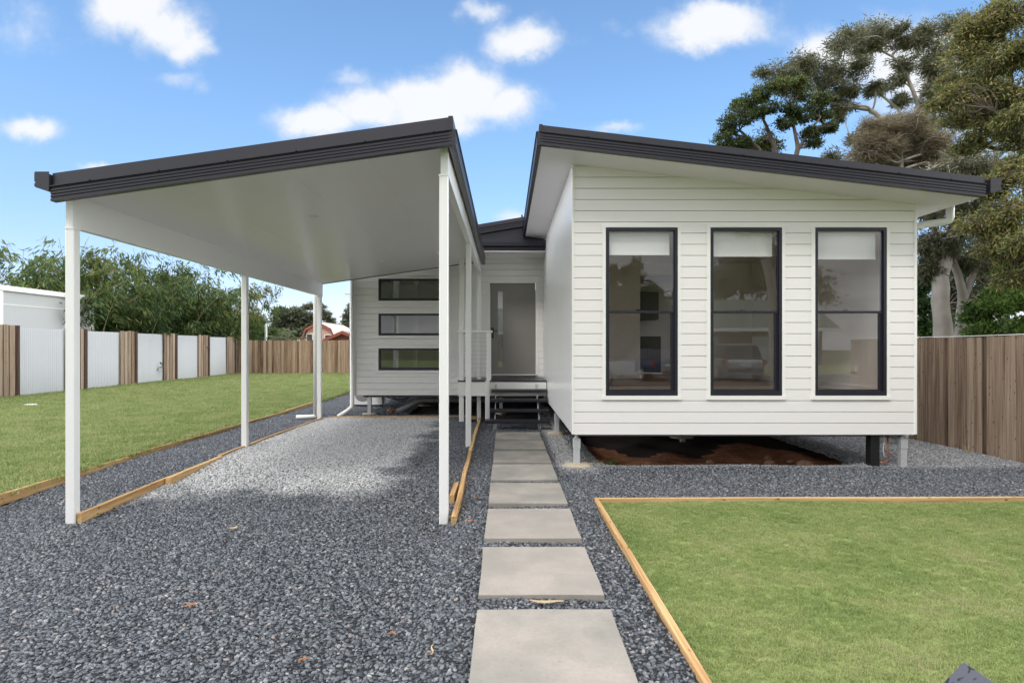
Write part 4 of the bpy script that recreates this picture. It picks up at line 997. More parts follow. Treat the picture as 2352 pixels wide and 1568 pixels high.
# letterbox at the bottom right corner
lb_ = empty('letterbox', (.93, 1.02, -.2))
tag(lb_, 'dark speckled letterbox peak cut by the bottom right corner', 'letterbox')
ax, ay, az = .0, .0, .90
pk = 1.0
mb = MB(); mb.loft([[(-.20, y, .70-.09), (.20+.02, y, .70-.075), (.20+.02, y, .86-.075), (-.20, y, .82-.02)] for y in (.0, .002)]) if False else None
S_ = 732/ (1.5-.80)      # apex height .80 m above the path
AY = 1300/S_; AX = 1052/S_
lb_.location = (AX, AY, -.09)
z0 = .90
mb = MB(); mb.loft([[(-.30, y, z0-.305), (0, y, z0), (.34, y, z0-.255), (.34, y, z0-.29), (.0, y, z0-.035), (-.30, y, z0-.34)] for y in (-.28, .0)]); mb.build('lid', 'speckled_charcoal', lb_, .002)
mb = MB(); mb.loft([[(-.27, y, z0-.31), (0, y, z0-.037), (.30, y, z0-.262), (.30, y, z0-.45), (-.27, y, z0-.45)] for y in (-.26, -.02)]); mb.build('box_body', 'speckled_charcoal', lb_, .002)
MB().box(-.05, .05, -.18, -.08, -.15, z0-.45).build('post', 'black_plastic', lb_, .003)

# ------------------------------------------------------------------ vegetation
def leaves_mesh(name, P, D, Lg, Wd, tone, mat, parent, r):
    n = len(P); D = D/np.linalg.norm(D, axis=1, keepdims=True)
    q = r.normal(size=(n, 3)); S = np.cross(D, q); S /= np.linalg.norm(S, axis=1, keepdims=True)+1e-9
    Lg = Lg[:, None]; Wd = Wd[:, None]
    V = np.stack([P, P+D*Lg*.42+S*Wd*.5, P+D*Lg, P+D*Lg*.42-S*Wd*.5], 1).reshape(-1, 3)
    F = np.arange(4*n).reshape(n, 4)
    return npmesh(name, V, F, mat, parent, tone=np.clip(tone, 0, 1))
def tube_np(paths, n=6):
    Vs = []; Fs = []; base = 0
    for pts, rad in paths:
        pts = np.asarray(pts, float); rad = np.asarray(rad, float); m = len(pts)
        d = np.gradient(pts, axis=0); d /= np.linalg.norm(d, axis=1, keepdims=True)+1e-9
        up = np.tile([.31, .2, .93], (m, 1)); a = np.cross(d, up); a /= np.linalg.norm(a, axis=1, keepdims=True)+1e-9; b = np.cross(d, a)
        th = np.arange(n)*2*math.pi/n
        ring = pts[:, None]+(a[:, None]*np.cos(th)[None, :, None]+b[:, None]*np.sin(th)[None, :, None])*rad[:, None, None]
        Vs.append(ring.reshape(-1, 3)); i = np.arange(m-1)[:, None]*n; j = np.arange(n)[None, :]; j2 = (j+1) % n
        Fs.append((np.stack([i+j, i+j2, i+n+j2, i+n+j], -1).reshape(-1, 4))+base); base += m*n
    return np.concatenate(Vs), np.concatenate(Fs)
def curve(p0, p1, n, wob, r, sag=0):
    p0 = np.asarray(p0, float); p1 = np.asarray(p1, float); t = np.linspace(0, 1, n)[:, None]; L_ = np.linalg.norm(p1-p0)
    k = r.normal(size=(2, 3))*wob*L_
    return p0+(p1-p0)*t+k[0]*np.sin(math.pi*t)+k[1]*np.sin(2*math.pi*t)*.5+np.array([0, 0, sag*L_])*np.sin(math.pi*t)
def tree(name, label, cat, trunks, clumps, leafm, barkm, seed, leaf=(.12, .03), per=1500, twigs=26, droop=.4, spread=.10, group=None, tone=.5, tw=.2, wind=(0, 0, 0), br=.05, outer=.0, hang=0.0, fill=.7, grow=1.0):
    """trunks: list of polylines [(x,y,z,r)...]; clumps: (x,y,z,rx,ry,rz[,tone])"""
    r = np.random.default_rng(seed); extra = []
    for c in clumps:                                   # smaller stray clumps between the main ones
        for _ in range(int(fill+r.random())):
            o_ = r.normal(size=3); o_ /= np.linalg.norm(o_); q = r.uniform(.45, .75)
            extra.append(tuple(np.array(c[:3])+o_*np.array(c[3:6])*r.uniform(.9, 1.4))+tuple(np.array(c[3:6])*q)+tuple(c[6:]))
    clumps = [tuple(c[:3])+tuple(np.array(c[3:6])*grow)+tuple(c[6:]) for c in list(clumps)+extra]
    base = np.array(trunks[0][0][:3]); root = empty(name, tuple(base)); tag(root, label, cat, group)
    paths = []; pool = []
    for tr in trunks:
        a = np.array(tr, float); m = len(a); t = np.linspace(0, m-1, (m-1)*5+1)
        pts = np.stack([np.interp(t, np.arange(m), a[:, k]) for k in range(3)], 1); rad = np.interp(t, np.arange(m), a[:, 3])
        w = r.normal(size=pts.shape)*rad[:, None]*.09; w[0] = 0; pts += w
        paths.append((pts, rad)); pool += [(p, q) for p, q in zip(pts, rad)]
    PP = np.array([p for p, _ in pool]); RR = np.array([q for _, q in pool])
    Ps = []; Ds = []; Ts = []
    for c in clumps:
        ctr = np.array(c[:3]); rad = np.array(c[3:6]); ct = c[6] if len(c) > 6 else tone+r.normal(0, .08)
        low = PP[:, 2] < ctr[2]-.1*rad[2]
        dist = np.linalg.norm(PP-ctr, axis=1)+np.where(low, 0, 6)+np.abs(PP[:, 2]-ctr[2])*.15
        i = int(np.argmin(dist)); st = PP[i]; r0 = min(RR[i]*.75, br+.02*np.linalg.norm(ctr-st))
        bc = curve(st, ctr, 9, .13, r, .04); paths.append((bc, np.linspace(r0, r0*.35, 9)))
        for k in range(twigs):
            v = r.normal(size=3); v /= np.linalg.norm(v); q = r.uniform(.45, 1)**.5*(r.uniform(1, 1.4) if r.random() < .3 else 1)
            if v[2] < -.3: v[2] *= .5
            tip = ctr+v*rad*q; s = bc[r.integers(4, 9)]
            tc = curve(s, tip, 7, .12, r, .03); paths.append((tc, np.linspace(r0*.33, .006, 7)))
            m = max(8, int(per/twigs)); ti = (1-(1-r.uniform(0, 1, m))**1.0*.55)*6.1
            i0 = np.clip(ti.astype(int), 0, 5); f = (ti-i0)[:, None]
            base_p = tc[i0]*(1-f)+tc[i0+1]*f
            off = r.normal(size=(m, 3))*np.array([spread, spread, spread*.7])*rad.mean()
            if hang: off[:, 2] -= np.abs(r.normal(size=m))*hang
            p = base_p+off; out = (p-ctr)/(np.linalg.norm(p-ctr, axis=1, keepdims=True)+1e-6)
            d = out*.6+r.normal(size=(m, 3))*.7+np.array([0, 0, -droop*1.6])+np.array(wind)
            Ps.append(p); Ds.append(d); Ts.append(ct+r.normal(0, tw, m)+.22*np.clip(v[2], -.3, 1)*np.ones(m)*0)
    P = np.concatenate(Ps); D = np.concatenate(Ds); T = np.concatenate(Ts); n = len(P)
    leaves_mesh('foliage', P-base, D, r.uniform(.6, 1.35, n)*leaf[0], r.uniform(.7, 1.3, n)*leaf[1], T, leafm, root, r)
    V, F = tube_np(paths); npmesh('trunk', V-base, F, barkm, root, smooth=True)
    return root
def P3(px, py, s): return ((px-1161)/s, 1300/s, 1.5+(797-py)/s)
def cl(px, py, s, rx, ry, tone=None, dy=None):
    x, y, z = P3(px, py, s); d = (rx if dy is None else dy)
    c = (x, y, z, rx/s, d/s, ry/s); return c if tone is None else c+(tone,)

# bamboo beyond the side fence
def bamboo(label, x, y, h, n, seed, spread=1.3, tone=.45, lean=(1.2, -.2), per=150):
    r = np.random.default_rng(seed); root = empty('bamboo_clump', (x, y, -.2)); tag(root, label, 'bamboo', 'bamboo clumps beyond the side fence')
    paths = []; Ps = []; Ds = []; Ts = []
    for i in range(n):
        b = np.array([r.normal(0, spread*.35), r.normal(0, spread*.5), 0]); hh = h*r.uniform(.55, 1.08)
        a = r.uniform(0, 6.283); k = r.uniform(.3, 1.5); t = np.linspace(0, 1, 12)
        dirv = np.array([math.cos(a)*k+lean[0]*r.uniform(.1, 1), math.sin(a)*k+lean[1], 0])
        pts = b+np.stack([dirv[0]*t**2.2*hh*.28, dirv[1]*t**2.2*hh*.28, hh*(t-.18*k*t**3)], 1)
        paths.append((pts, np.linspace(.035, .006, 12)))
        ct = tone-.07+r.normal(0, .12)
        for j in range(26):                       # leafy side shoots; leaves hang in fans from each
            tt = r.uniform(.22, 1.0); q = tt*11; i0 = min(int(q), 10); p0 = pts[i0]+(pts[i0+1]-pts[i0])*(q-i0)
            sd = r.normal(size=3); sd[2] = abs(sd[2])*.3-.25; sd /= np.linalg.norm(sd); ln = r.uniform(.35, 1.0)
            for f in range(int(per/26*2.1)+3):
                pp = p0+sd*ln*r.uniform(.3, 1)+r.normal(size=3)*.10-np.array([0, 0, .12])
                Ps.append(pp); Ds.append(sd*.7+r.normal(size=3)*.35+np.array([0, 0, -.8])); Ts.append(ct+r.normal(0, .16)+.18*(tt-.5))
    P = np.array(Ps); D = np.array(Ds); m = len(P)
    leaves_mesh('foliage', P, D, r.uniform(.18, .36, m), r.uniform(.042, .070, m), np.array(Ts), 'bamboo_leaf', root, r)
    V, F = tube_np(paths); npmesh('canes', V, F, 'cane', root, smooth=True)
bam = [(-17.1,22.6,6.4,'bamboo clump directly right of the neighbour shed'),(-16.6,24.4,6.2,'dense dark bamboo clump, second along the white fence'),(-16.8,26.4,6.6,'bamboo clump with yellow tips in the middle of the row'),
       (-16.3,28.4,6.2,'bamboo clump leaning over the white fence, left of the middle post'),(-16.2,30.6,6.0,'bamboo clump just left of the fence corner'),(-16.0,33.2,5.8,'bamboo clump at the corner of the two fences'),
       (-18.6,24.8,6.6,'tall bamboo clump in the second row behind the fence'),(-18.5,29.0,6.8,'tall pale bamboo clump in the second row near the corner'),
       (-20.9,24.4,6.0,'bamboo clump seen over the shed roof beside the front left post'),(-22.6,26.0,6.1,'thin bamboo over the middle of the shed roof'),(-25.0,26.5,5.7,'bamboo over the shed roof at the left picture edge'),
       (-19.2,22.6,6.4,'bamboo clump with tall stray shoots over the right end of the shed roof')]
for i, (x, y, h, lb) in enumerate(bam):
    bamboo(lb, x, y, h, 24 if i < 8 else 18, 100+i, tone=[.42, .36, .5, .4, .45, .5, .55, .5, .35, .4, .35, .45][i], per=210)

# trees on the right beyond the fence
tree('gum_tree', 'gum tree with a pale forked trunk standing right behind the right fence', 'tree',
     [[P3(2168,860,91)+(.26,), P3(2166,770,91)+(.225,), P3(2158,640,91)+(.19,), P3(2185,540,91)+(.15,), P3(2240,380,91)+(.10,), P3(2290,200,91)+(.06,)],
      [P3(2190,860,88)+(.19,), P3(2207,770,88)+(.145,), P3(2212,680,88)+(.12,), P3(2190,600,88)+(.09,), P3(2140,520,88)+(.05,)],
      [P3(2212,690,88)+(.09,), P3(2240,620,88)+(.075,), P3(2290,540,88)+(.05,)]],
     [cl(2185,545,90,60,28,.3),cl(2135,560,90,30,40,.3),cl(2130,610,90,22,30,.2),cl(2260,590,88,55,40,.35),cl(2150,480,92,50,35,.35),cl(2320,530,90,60,50,.45),cl(2250,470,92,60,40,.5),cl(2300,380,94,70,50,.5),
      cl(2210,370,96,50,32,.5),cl(2170,420,96,45,30,.45),cl(2300,640,88,40,30,.3)],
     'gum_leaf', 'gum_bark', 11, leaf=(.12, .022), per=2300, twigs=60, droop=.6, spread=.16, grow=1.15, tw=.2, br=.045, hang=.12)
tree('bushy_tree', 'large olive green bushy tree filling the upper right corner', 'tree',
     [[P3(2420,900,112)+(.20,), P3(2400,700,112)+(.16,), P3(2370,480,112)+(.12,), P3(2330,250,112)+(.08,), P3(2300,60,112)+(.04,)]],
     [cl(2340,30,115,60,45,.6),cl(2280,60,112,50,40,.65),cl(2235,75,112,40,30,.7),cl(2215,130,110,45,36,.65),cl(2290,140,115,55,40,.55),cl(2345,130,115,50,40,.5),cl(2190,205,108,36,28,.6),cl(2250,210,112,50,34,.6),
      cl(2320,220,115,55,40,.55),cl(2210,270,108,42,26,.55),cl(2280,290,112,50,32,.5),cl(2340,310,115,45,36,.55),cl(2225,335,108,30,20,.5),cl(2330,400,118,45,34,.65),cl(2270,430,114,40,26,.65),
      cl(2320,480,118,50,36,.6),cl(2250,510,114,45,28,.6),cl(2340,560,118,45,38,.55),cl(2280,570,114,45,28,.5),cl(2330,640,116,45,34,.5),cl(2400,100,115,60,60,.5),cl(2390,350,118,50,60,.5)],
     'olive_leaf', 'dark_bark', 12, leaf=(.10, .022), per=1900, twigs=56, droop=.2, spread=.18, tw=.3, br=.03, grow=1.12, fill=.6)
tree('gum_tree', 'windblown gum with bare curving limbs high above the right roof', 'tree',
     [[P3(2075,850,45)+(.25,), P3(2072,500,45)+(.21,), P3(2062,370,45)+(.18,), P3(2040,310,45)+(.16,), P3(2022,268,45)+(.14,), P3(1995,252,45)+(.11,), P3(1950,245,45)+(.08,), P3(1880,232,45)+(.05,)],
      [P3(2085,850,44)+(.22,), P3(2082,420,44)+(.17,), P3(2088,330,44)+(.14,), P3(2108,240,44)+(.11,), P3(2082,170,44)+(.09,), P3(2050,130,44)+(.06,), P3(2010,110,44)+(.04,)],
      [P3(2066,390,45)+(.13,), P3(2035,345,45)+(.11,), P3(2012,300,45)+(.09,), P3(2000,320,45)+(.07,), P3(1940,330,45)+(.04,)],
      [P3(2045,315,45)+(.12,), P3(2010,285,45)+(.10,), P3(2022,268,45)+(.09,)],
      [P3(2092,320,44)+(.10,), P3(2062,250,44)+(.08,), P3(2020,215,44)+(.06,), P3(1960,200,44)+(.04,)],
      [P3(2108,240,44)+(.08,), P3(2130,180,44)+(.06,), P3(2150,120,44)+(.04,)]],
     [cl(1780,165,45,24,22,.5),cl(1800,195,45,26,20,.45),cl(1830,140,45,24,18,.5),cl(1855,175,45,28,20,.45),cl(1890,195,45,26,16,.4),cl(1920,155,45,28,20,.45),cl(1925,110,45,24,20,.5),cl(1955,80,45,26,18,.55),
      cl(1985,115,44,28,20,.5),cl(2000,70,44,28,18,.6),cl(2045,65,44,26,18,.55),cl(2030,100,44,26,18,.5),cl(1975,165,45,26,16,.4),cl(1945,200,45,20,16,.4),cl(2080,100,44,22,16,.5),cl(2115,100,44,26,20,.55),
      cl(2145,65,44,28,20,.55),cl(2160,110,44,28,20,.5),cl(2190,60,44,30,18,.5),cl(2130,150,44,24,18,.45),cl(2165,170,44,30,20,.5),cl(1935,250,45,16,16,.35),cl(1905,225,45,18,12,.35),cl(1985,350,45,16,14,.4),cl(1965,320,45,16,14,.35),
      cl(2050,190,44,20,14,.4),cl(2075,230,44,16,18,.35),cl(2140,235,44,26,20,.4),cl(2160,280,44,24,18,.4),cl(2120,300,44,22,18,.4),cl(2010,205,45,18,12,.35),cl(1900,360,45,12,8,.4),cl(2180,200,44,30,22,.5),cl(2200,130,43,30,24,.5),cl(2190,260,43,26,24,.45),cl(2150,330,43,22,18,.4),cl(2080,140,44,22,16,.45),cl(2225,190,43,26,24,.5),cl(1870,150,45,24,18,.5)],
     'gum_leaf', 'gum_bark', 13, leaf=(.24, .042), per=640, twigs=22, droop=.35, spread=.22, tw=.18, wind=(-.6, 0, .2), br=.04, grow=1.2, fill=1.1)
tree('dark_tree', 'round dark green tree rising behind the right roof', 'tree',
     [[P3(1785,850,52)+(.2,), P3(1790,420,52)+(.15,), P3(1780,340,52)+(.11,), P3(1760,290,52)+(.07,), P3(1745,255,52)+(.04,)],
      [P3(1825,850,53)+(.18,), P3(1828,380,53)+(.12,), P3(1832,330,53)+(.09,), P3(1820,280,53)+(.06,), P3(1815,240,53)+(.03,)],
      [P3(1785,400,52)+(.12,), P3(1740,340,52)+(.08,), P3(1700,300,52)+(.05,)],
      [P3(1830,350,53)+(.08,), P3(1860,300,53)+(.06,), P3(1885,270,53)+(.03,)]],
     [cl(1660,320,52,18,20,.4),cl(1672,285,52,18,18,.45),cl(1695,255,52,22,16,.5),cl(1720,230,52,24,16,.55),cl(1750,212,52,24,14,.6),cl(1785,202,52,26,14,.65),cl(1820,205,52,26,14,.65),cl(1850,222,52,24,14,.55),
      cl(1872,245,52,20,14,.45),cl(1892,268,52,18,14,.4),cl(1900,295,53,16,12,.3),cl(1690,330,52,22,16,.35),cl(1665,348,50,26,12,.6),cl(1715,340,50,28,18,.75),cl(1750,320,50,26,18,.8),cl(1745,348,50,30,12,.75),cl(1785,335,50,18,16,.7),
      cl(1770,250,53,24,12,.25),cl(1820,250,53,22,12,.25),cl(1800,285,53,20,12,.2),cl(1845,270,53,20,14,.2),cl(1860,310,53,22,10,.25),cl(1870,330,53,18,8,.25),cl(1720,275,53,22,12,.2)],
     'dark_leaf', 'dark_bark', 14, leaf=(.14, .045), per=820, twigs=26, droop=-.1, spread=.19, tw=.18, br=.035, grow=1.15)
tree('feathery_tree', 'brownish feathery she-oak in front of the windblown gum', 'tree',
     [[P3(2080,860,68)+(.14,), P3(2075,450,68)+(.10,), P3(2070,350,68)+(.05,)]],
     [cl(1985,318,68,26,20,.45),cl(2000,350,68,34,24,.5),cl(2030,292,68,30,18,.55),cl(2065,285,68,30,20,.5),cl(2095,300,68,28,20,.45),cl(2050,330,66,40,24,.4),cl(2105,340,66,36,26,.4),cl(2140,335,68,30,24,.5),cl(2160,370,68,30,22,.55),
      cl(2080,375,66,50,22,.35),cl(2030,375,66,40,18,.4),cl(1975,372,66,26,14,.4),cl(2130,390,66,40,16,.45),cl(2185,400,70,30,20,.6)],
     'brown_leaf', 'gum_bark', 15, leaf=(.22, .014), per=1500, twigs=40, droop=.25, spread=.3, tw=.28, wind=(.8, 0, .25), br=.03, grow=1.15, fill=1.8)
tree('leafy_shrub', 'bright green undergrowth behind the right fence right of the pale trunks', 'shrub',
     [[P3(2300,860,100)+(.06,), P3(2300,740,100)+(.03,)]],
     [cl(2290,700,100,40,40,.7),cl(2340,680,100,40,44,.9),cl(2240,725,96,30,40,.5),cl(2360,620,100,34,50,.7),cl(2280,765,100,50,30,.6),cl(2340,755,100,46,34,.8)],
     'shrub_leaf', 'dark_bark', 16, leaf=(.09, .028), per=3600, twigs=50, droop=.2, spread=.14, tw=.22)
tree('dark_shrub', 'dark shade shrub behind the fence left of the pale trunks', 'shrub',
     [[P3(2125,860,72)+(.08,), P3(2125,700,72)+(.04,)]],
     [cl(2112,700,72,26,50,.2),cl(2140,755,70,50,30,.45),cl(2118,640,72,22,40,.1),cl(2200,740,66,50,44,.25),cl(2240,690,66,50,50,.15),cl(2180,660,66,40,50,.1),cl(2260,770,66,60,30,.3),cl(2250,620,66,50,40,.1)],
     'shrub_leaf', 'dark_bark', 17, leaf=(.13, .04), per=3200, twigs=46, droop=.2, spread=.16, tw=.16)
# far trees beyond the back fence
tree('dark_tree', 'dark bushy tree above the back fence between the middle and rear left posts', 'tree',
     [[P3(675,860,17)+(.5,), P3(675,770,17)+(.4,), P3(680,745,17)+(.2,)]],
     [cl(640,745,17,16,18,.3),cl(658,728,17,18,16,.4),cl(680,722,17,18,14,.45),cl(700,735,17,18,16,.4),cl(715,750,17,16,14,.35),cl(660,762,17,26,14,.3),cl(700,762,17,26,12,.3),cl(735,768,17,18,8,.3)],
     'far_leaf', 'dark_bark', 21, leaf=(.6, .2), per=700, twigs=24, droop=0, spread=.2)
tree('gum_tree', 'thin open gum on the skyline directly behind the rear left post', 'tree',
     [[P3(735,860,15)+(.4,), P3(733,760,15)+(.3,), P3(728,720,15)+(.15,)]],
     [cl(706,704,15,9,6,.6),cl(716,700,15,9,6,.6),cl(698,722,15,8,6,.6),cl(740,708,15,9,7,.6),cl(752,722,15,9,6,.6),cl(762,738,15,9,6,.55),cl(750,748,15,10,6,.5),cl(770,755,15,10,6,.5),cl(740,728,15,8,6,.5)],
     'far_leaf', 'dark_bark', 22, leaf=(.55, .18), per=150, twigs=12, droop=.2, spread=.22)
tree('gum_tree', 'gum tree on the skyline just left of the wing corner', 'tree',
     [[P3(804,860,17)+(.4,), P3(804,770,17)+(.3,), P3(806,720,17)+(.12,)]],
     [cl(808,715,17,13,7,.5),cl(796,728,17,9,7,.5),cl(806,742,17,12,9,.45),cl(790,745,17,8,6,.5),cl(802,760,17,13,8,.4),cl(812,700,17,9,6,.5),cl(786,762,17,8,5,.5)],
     'far_leaf', 'dark_bark', 23, leaf=(.5, .17), per=260, twigs=14, droop=.1, spread=.2)
tree('leafy_shrub', 'green shrub filling the corner behind the back fence beside the bamboo', 'shrub',
     [[P3(600,860,33)+(.08,), P3(600,780,33)+(.05,)]],
     [cl(585,765,33,22,20,.4),cl(605,770,34,18,18,.5),cl(628,775,34,14,12,.45),cl(590,740,33,16,16,.5)],
     'shrub_leaf', 'dark_bark', 24, leaf=(.22, .06), per=1500, twigs=28, droop=.3, spread=.2)
def palm_bush():
    r = np.random.default_rng(31); x, y, z = P3(645, 797, 36); root = empty('palm_clump', (x, y, 0)); tag(root, 'grey green palm clump behind the back fence right of the white pole', 'palm')
    Ps = []; Ds = []; Ts = []; paths = []
    for i in range(90):
        a = r.uniform(0, 6.283); el = r.uniform(.2, 1.4); L_ = r.uniform(.9, 1.7); b = np.array([r.normal(0, .35), r.normal(0, .35), r.uniform(.8, 2.0)])
        t = np.linspace(0, 1, 9)
        pts = b+np.stack([math.cos(a)*math.cos(el)*L_*t, math.sin(a)*math.cos(el)*L_*t, L_*(math.sin(el)*t-.55*t**2)], 1)
        paths.append((pts, np.linspace(.02, .004, 9))); tn = r.uniform(.2, .9)
        for k in range(46):
            q = r.uniform(.15, 1)*8; i0 = min(int(q), 7); p = pts[i0]+(pts[i0+1]-pts[i0])*(q-i0); d = pts[i0+1]-pts[i0]; d /= np.linalg.norm(d)
            s = np.cross(d, [0, 0, 1]); s *= (1 if k % 2 else -1)
            Ps.append(p); Ds.append(d*.8+s*.9+r.normal(size=3)*.15+np.array([0, 0, -.35])); Ts.append(tn+r.normal(0, .12))
    P = np.array(Ps); m = len(P)
    leaves_mesh('fronds', P, np.array(Ds), r.uniform(.25, .5, m), r.uniform(.02, .035, m), np.array(Ts), 'palm_leaf', root, r)
    V, F = tube_np(paths); npmesh('stems', V, F, 'cane', root)
palm_bush()

# ------------------------------------------------------------------ neighbours
shed = empty('neighbour_shed', (-16, 19, 0)); tag(shed, 'low white shed behind the side fence at the left picture edge', 'shed')
def sp_(mb, name, mat, b=0): o = mb.build(name, mat, shed, b); o.location = (16, -19, 0); return o
sp_(MB().box(-21, -16.05, 15.0, 22.0, -.2, 3.3), 'wall', 'colour_white_shed')
sp_(MB().box(-16.05, -16.0, 15.0, 17.95, -.2, 3.29).box(-16.05, -16.0, 21.8, 22.02, -.2, 3.29).box(-16.05, -15.97, 17.85, 18.0, -.2, 3.29), 'corner_trim', 'white_trim')
sp_(MB().box(-21.1, -15.95, 14.9, 22.1, 3.3, 3.47), 'roof_edge', 'white_trim', .01)
sp_(MB().box(-16.05, -16.035, 18.0, 21.8, 2.86, 2.885), 'sheet_joint', 'white_trim')
pole = MB().tube([(0, 0, -.2), (0, 0, 2.9)], .07, 10).build('white_pole', 'pvc_white', loc=P3(611, 797, 38)[:2]+(0,)); tag(pole, 'thin pale pole standing behind the back fence', 'pole')
def gable_house(name, label, cat, px0, px1, pyt, pye, s, wallm, roofm, trimm, depth, wins_=(), gambrel=False, ry=0, overhang=.25):
    x0 = (px0-1161)/s; x1 = (px1-1161)/s; zt = 1.5+(797-pyt)/s; ze = 1.5+(797-pye)/s; y = 1300/s
    root = empty(name, ((x0+x1)/2, y, -.2)); tag(root, label, cat); w = (x1-x0)/2
    zt += .2; ze += .2
    if gambrel: pr = [(-w, 0), (w, 0), (w, ze), (w*.72, ze+(zt-ze)*.62), (0, zt), (-w*.72, ze+(zt-ze)*.62), (-w, ze)]
    else: pr = [(-w, 0), (w, 0), (w, ze), (0, zt), (-w, ze)]
    MB().prism(pr, 'y', 0, depth).build('wall', wallm, root)
    top = pr[2:]; o2 = overhang
    outer = [(p[0]*(1+o2/w), p[1]-(o2*.35 if abs(abs(p[0])-w) < .01 else 0)+.02) for p in top]; up = [(p[0], p[1]+.12) for p in outer]
    mb = MB()
    for i in range(len(outer)-1):
        mb.prism([outer[i], outer[i+1], up[i+1], up[i]], 'y', -o2, depth+o2)
    mb.build('roof', roofm, root)
    mb = MB()
    for i in range(len(outer)-1): mb.prism([(outer[i][0], outer[i][1]-.12), (outer[i+1][0], outer[i+1][1]-.12), (outer[i+1][0], outer[i+1][1]+.13), (outer[i][0], outer[i][1]+.13)], 'y', -o2-.06, -o2-.003)
    mb.build('barge_board', trimm, root)
    for wx, wz, ww_, wh in wins_:
        f = MB().box(wx-ww_/2-.08, wx+ww_/2+.08, -.05, -.004, wz-.08, wz+wh+.08).build('window', 'white_trim', root)
        MB().box(wx-ww_/2, wx+ww_/2, -.07, -.052, wz, wz+wh).build('pane', 'car_glass', f)
    return root
gable_house('pink_barn', 'pink barn with a curved pale roof behind the back fence, left of the rear post', 'barn', 697, 768, 742, 782, 21, 'pink_render', 'pale_roof', 'red_trim', 9, ((-1.0, 2.4, .55, .7), (1.0, 2.4, .6, .6)), gambrel=True)
gable_house('pink_house', 'pink gabled house rising behind the red shed', 'house', 715, 785, 748, 766, 18, 'pink_render', 'pink_roof', 'red_trim', 8)
gable_house('red_shed', 'dusty red gabled shed just behind the back fence by the wing corner', 'shed', 751, 826, 764, 781, 30, 'shed_red', 'pink_roof', 'red_trim', 5)
hw = MB(); x, y, z = P3(803, 797, 33)
lh = empty('louvred_house', (x, y, -.2)); tag(lh, 'raised neighbour house with louvres half hidden by the wing corner', 'house')
MB().box(.3, 7, .3, 7, 2.6, 5.3).build('wall', 'colour_white_shed', lh)
MB().loft([[(-.25, -.3, 5.3), (7.3, -.3, 5.3), (7.3, -.3, 5.42), (-.25, -.3, 5.42)], [(-.25, 7.3, 6.3), (7.3, 7.3, 6.3), (7.3, 7.3, 6.42), (-.25, 7.3, 6.42)]]).build('roof', 'pale_roof', lh)
MB().box(0, .12, 0, .12, 0, 5.3).build('veranda_post', 'white_trim', lh)
mb = MB()
for i in range(16): mb.box(.2, 1.6, .1, .14, 2.75+i*.12, 2.82+i*.12)
mb.build('louvres', 'dark_interior', lh); MB().box(-.05, 3, -.05, .3, 2.5, 2.66).build('veranda_floor', 'red_trim', lh)

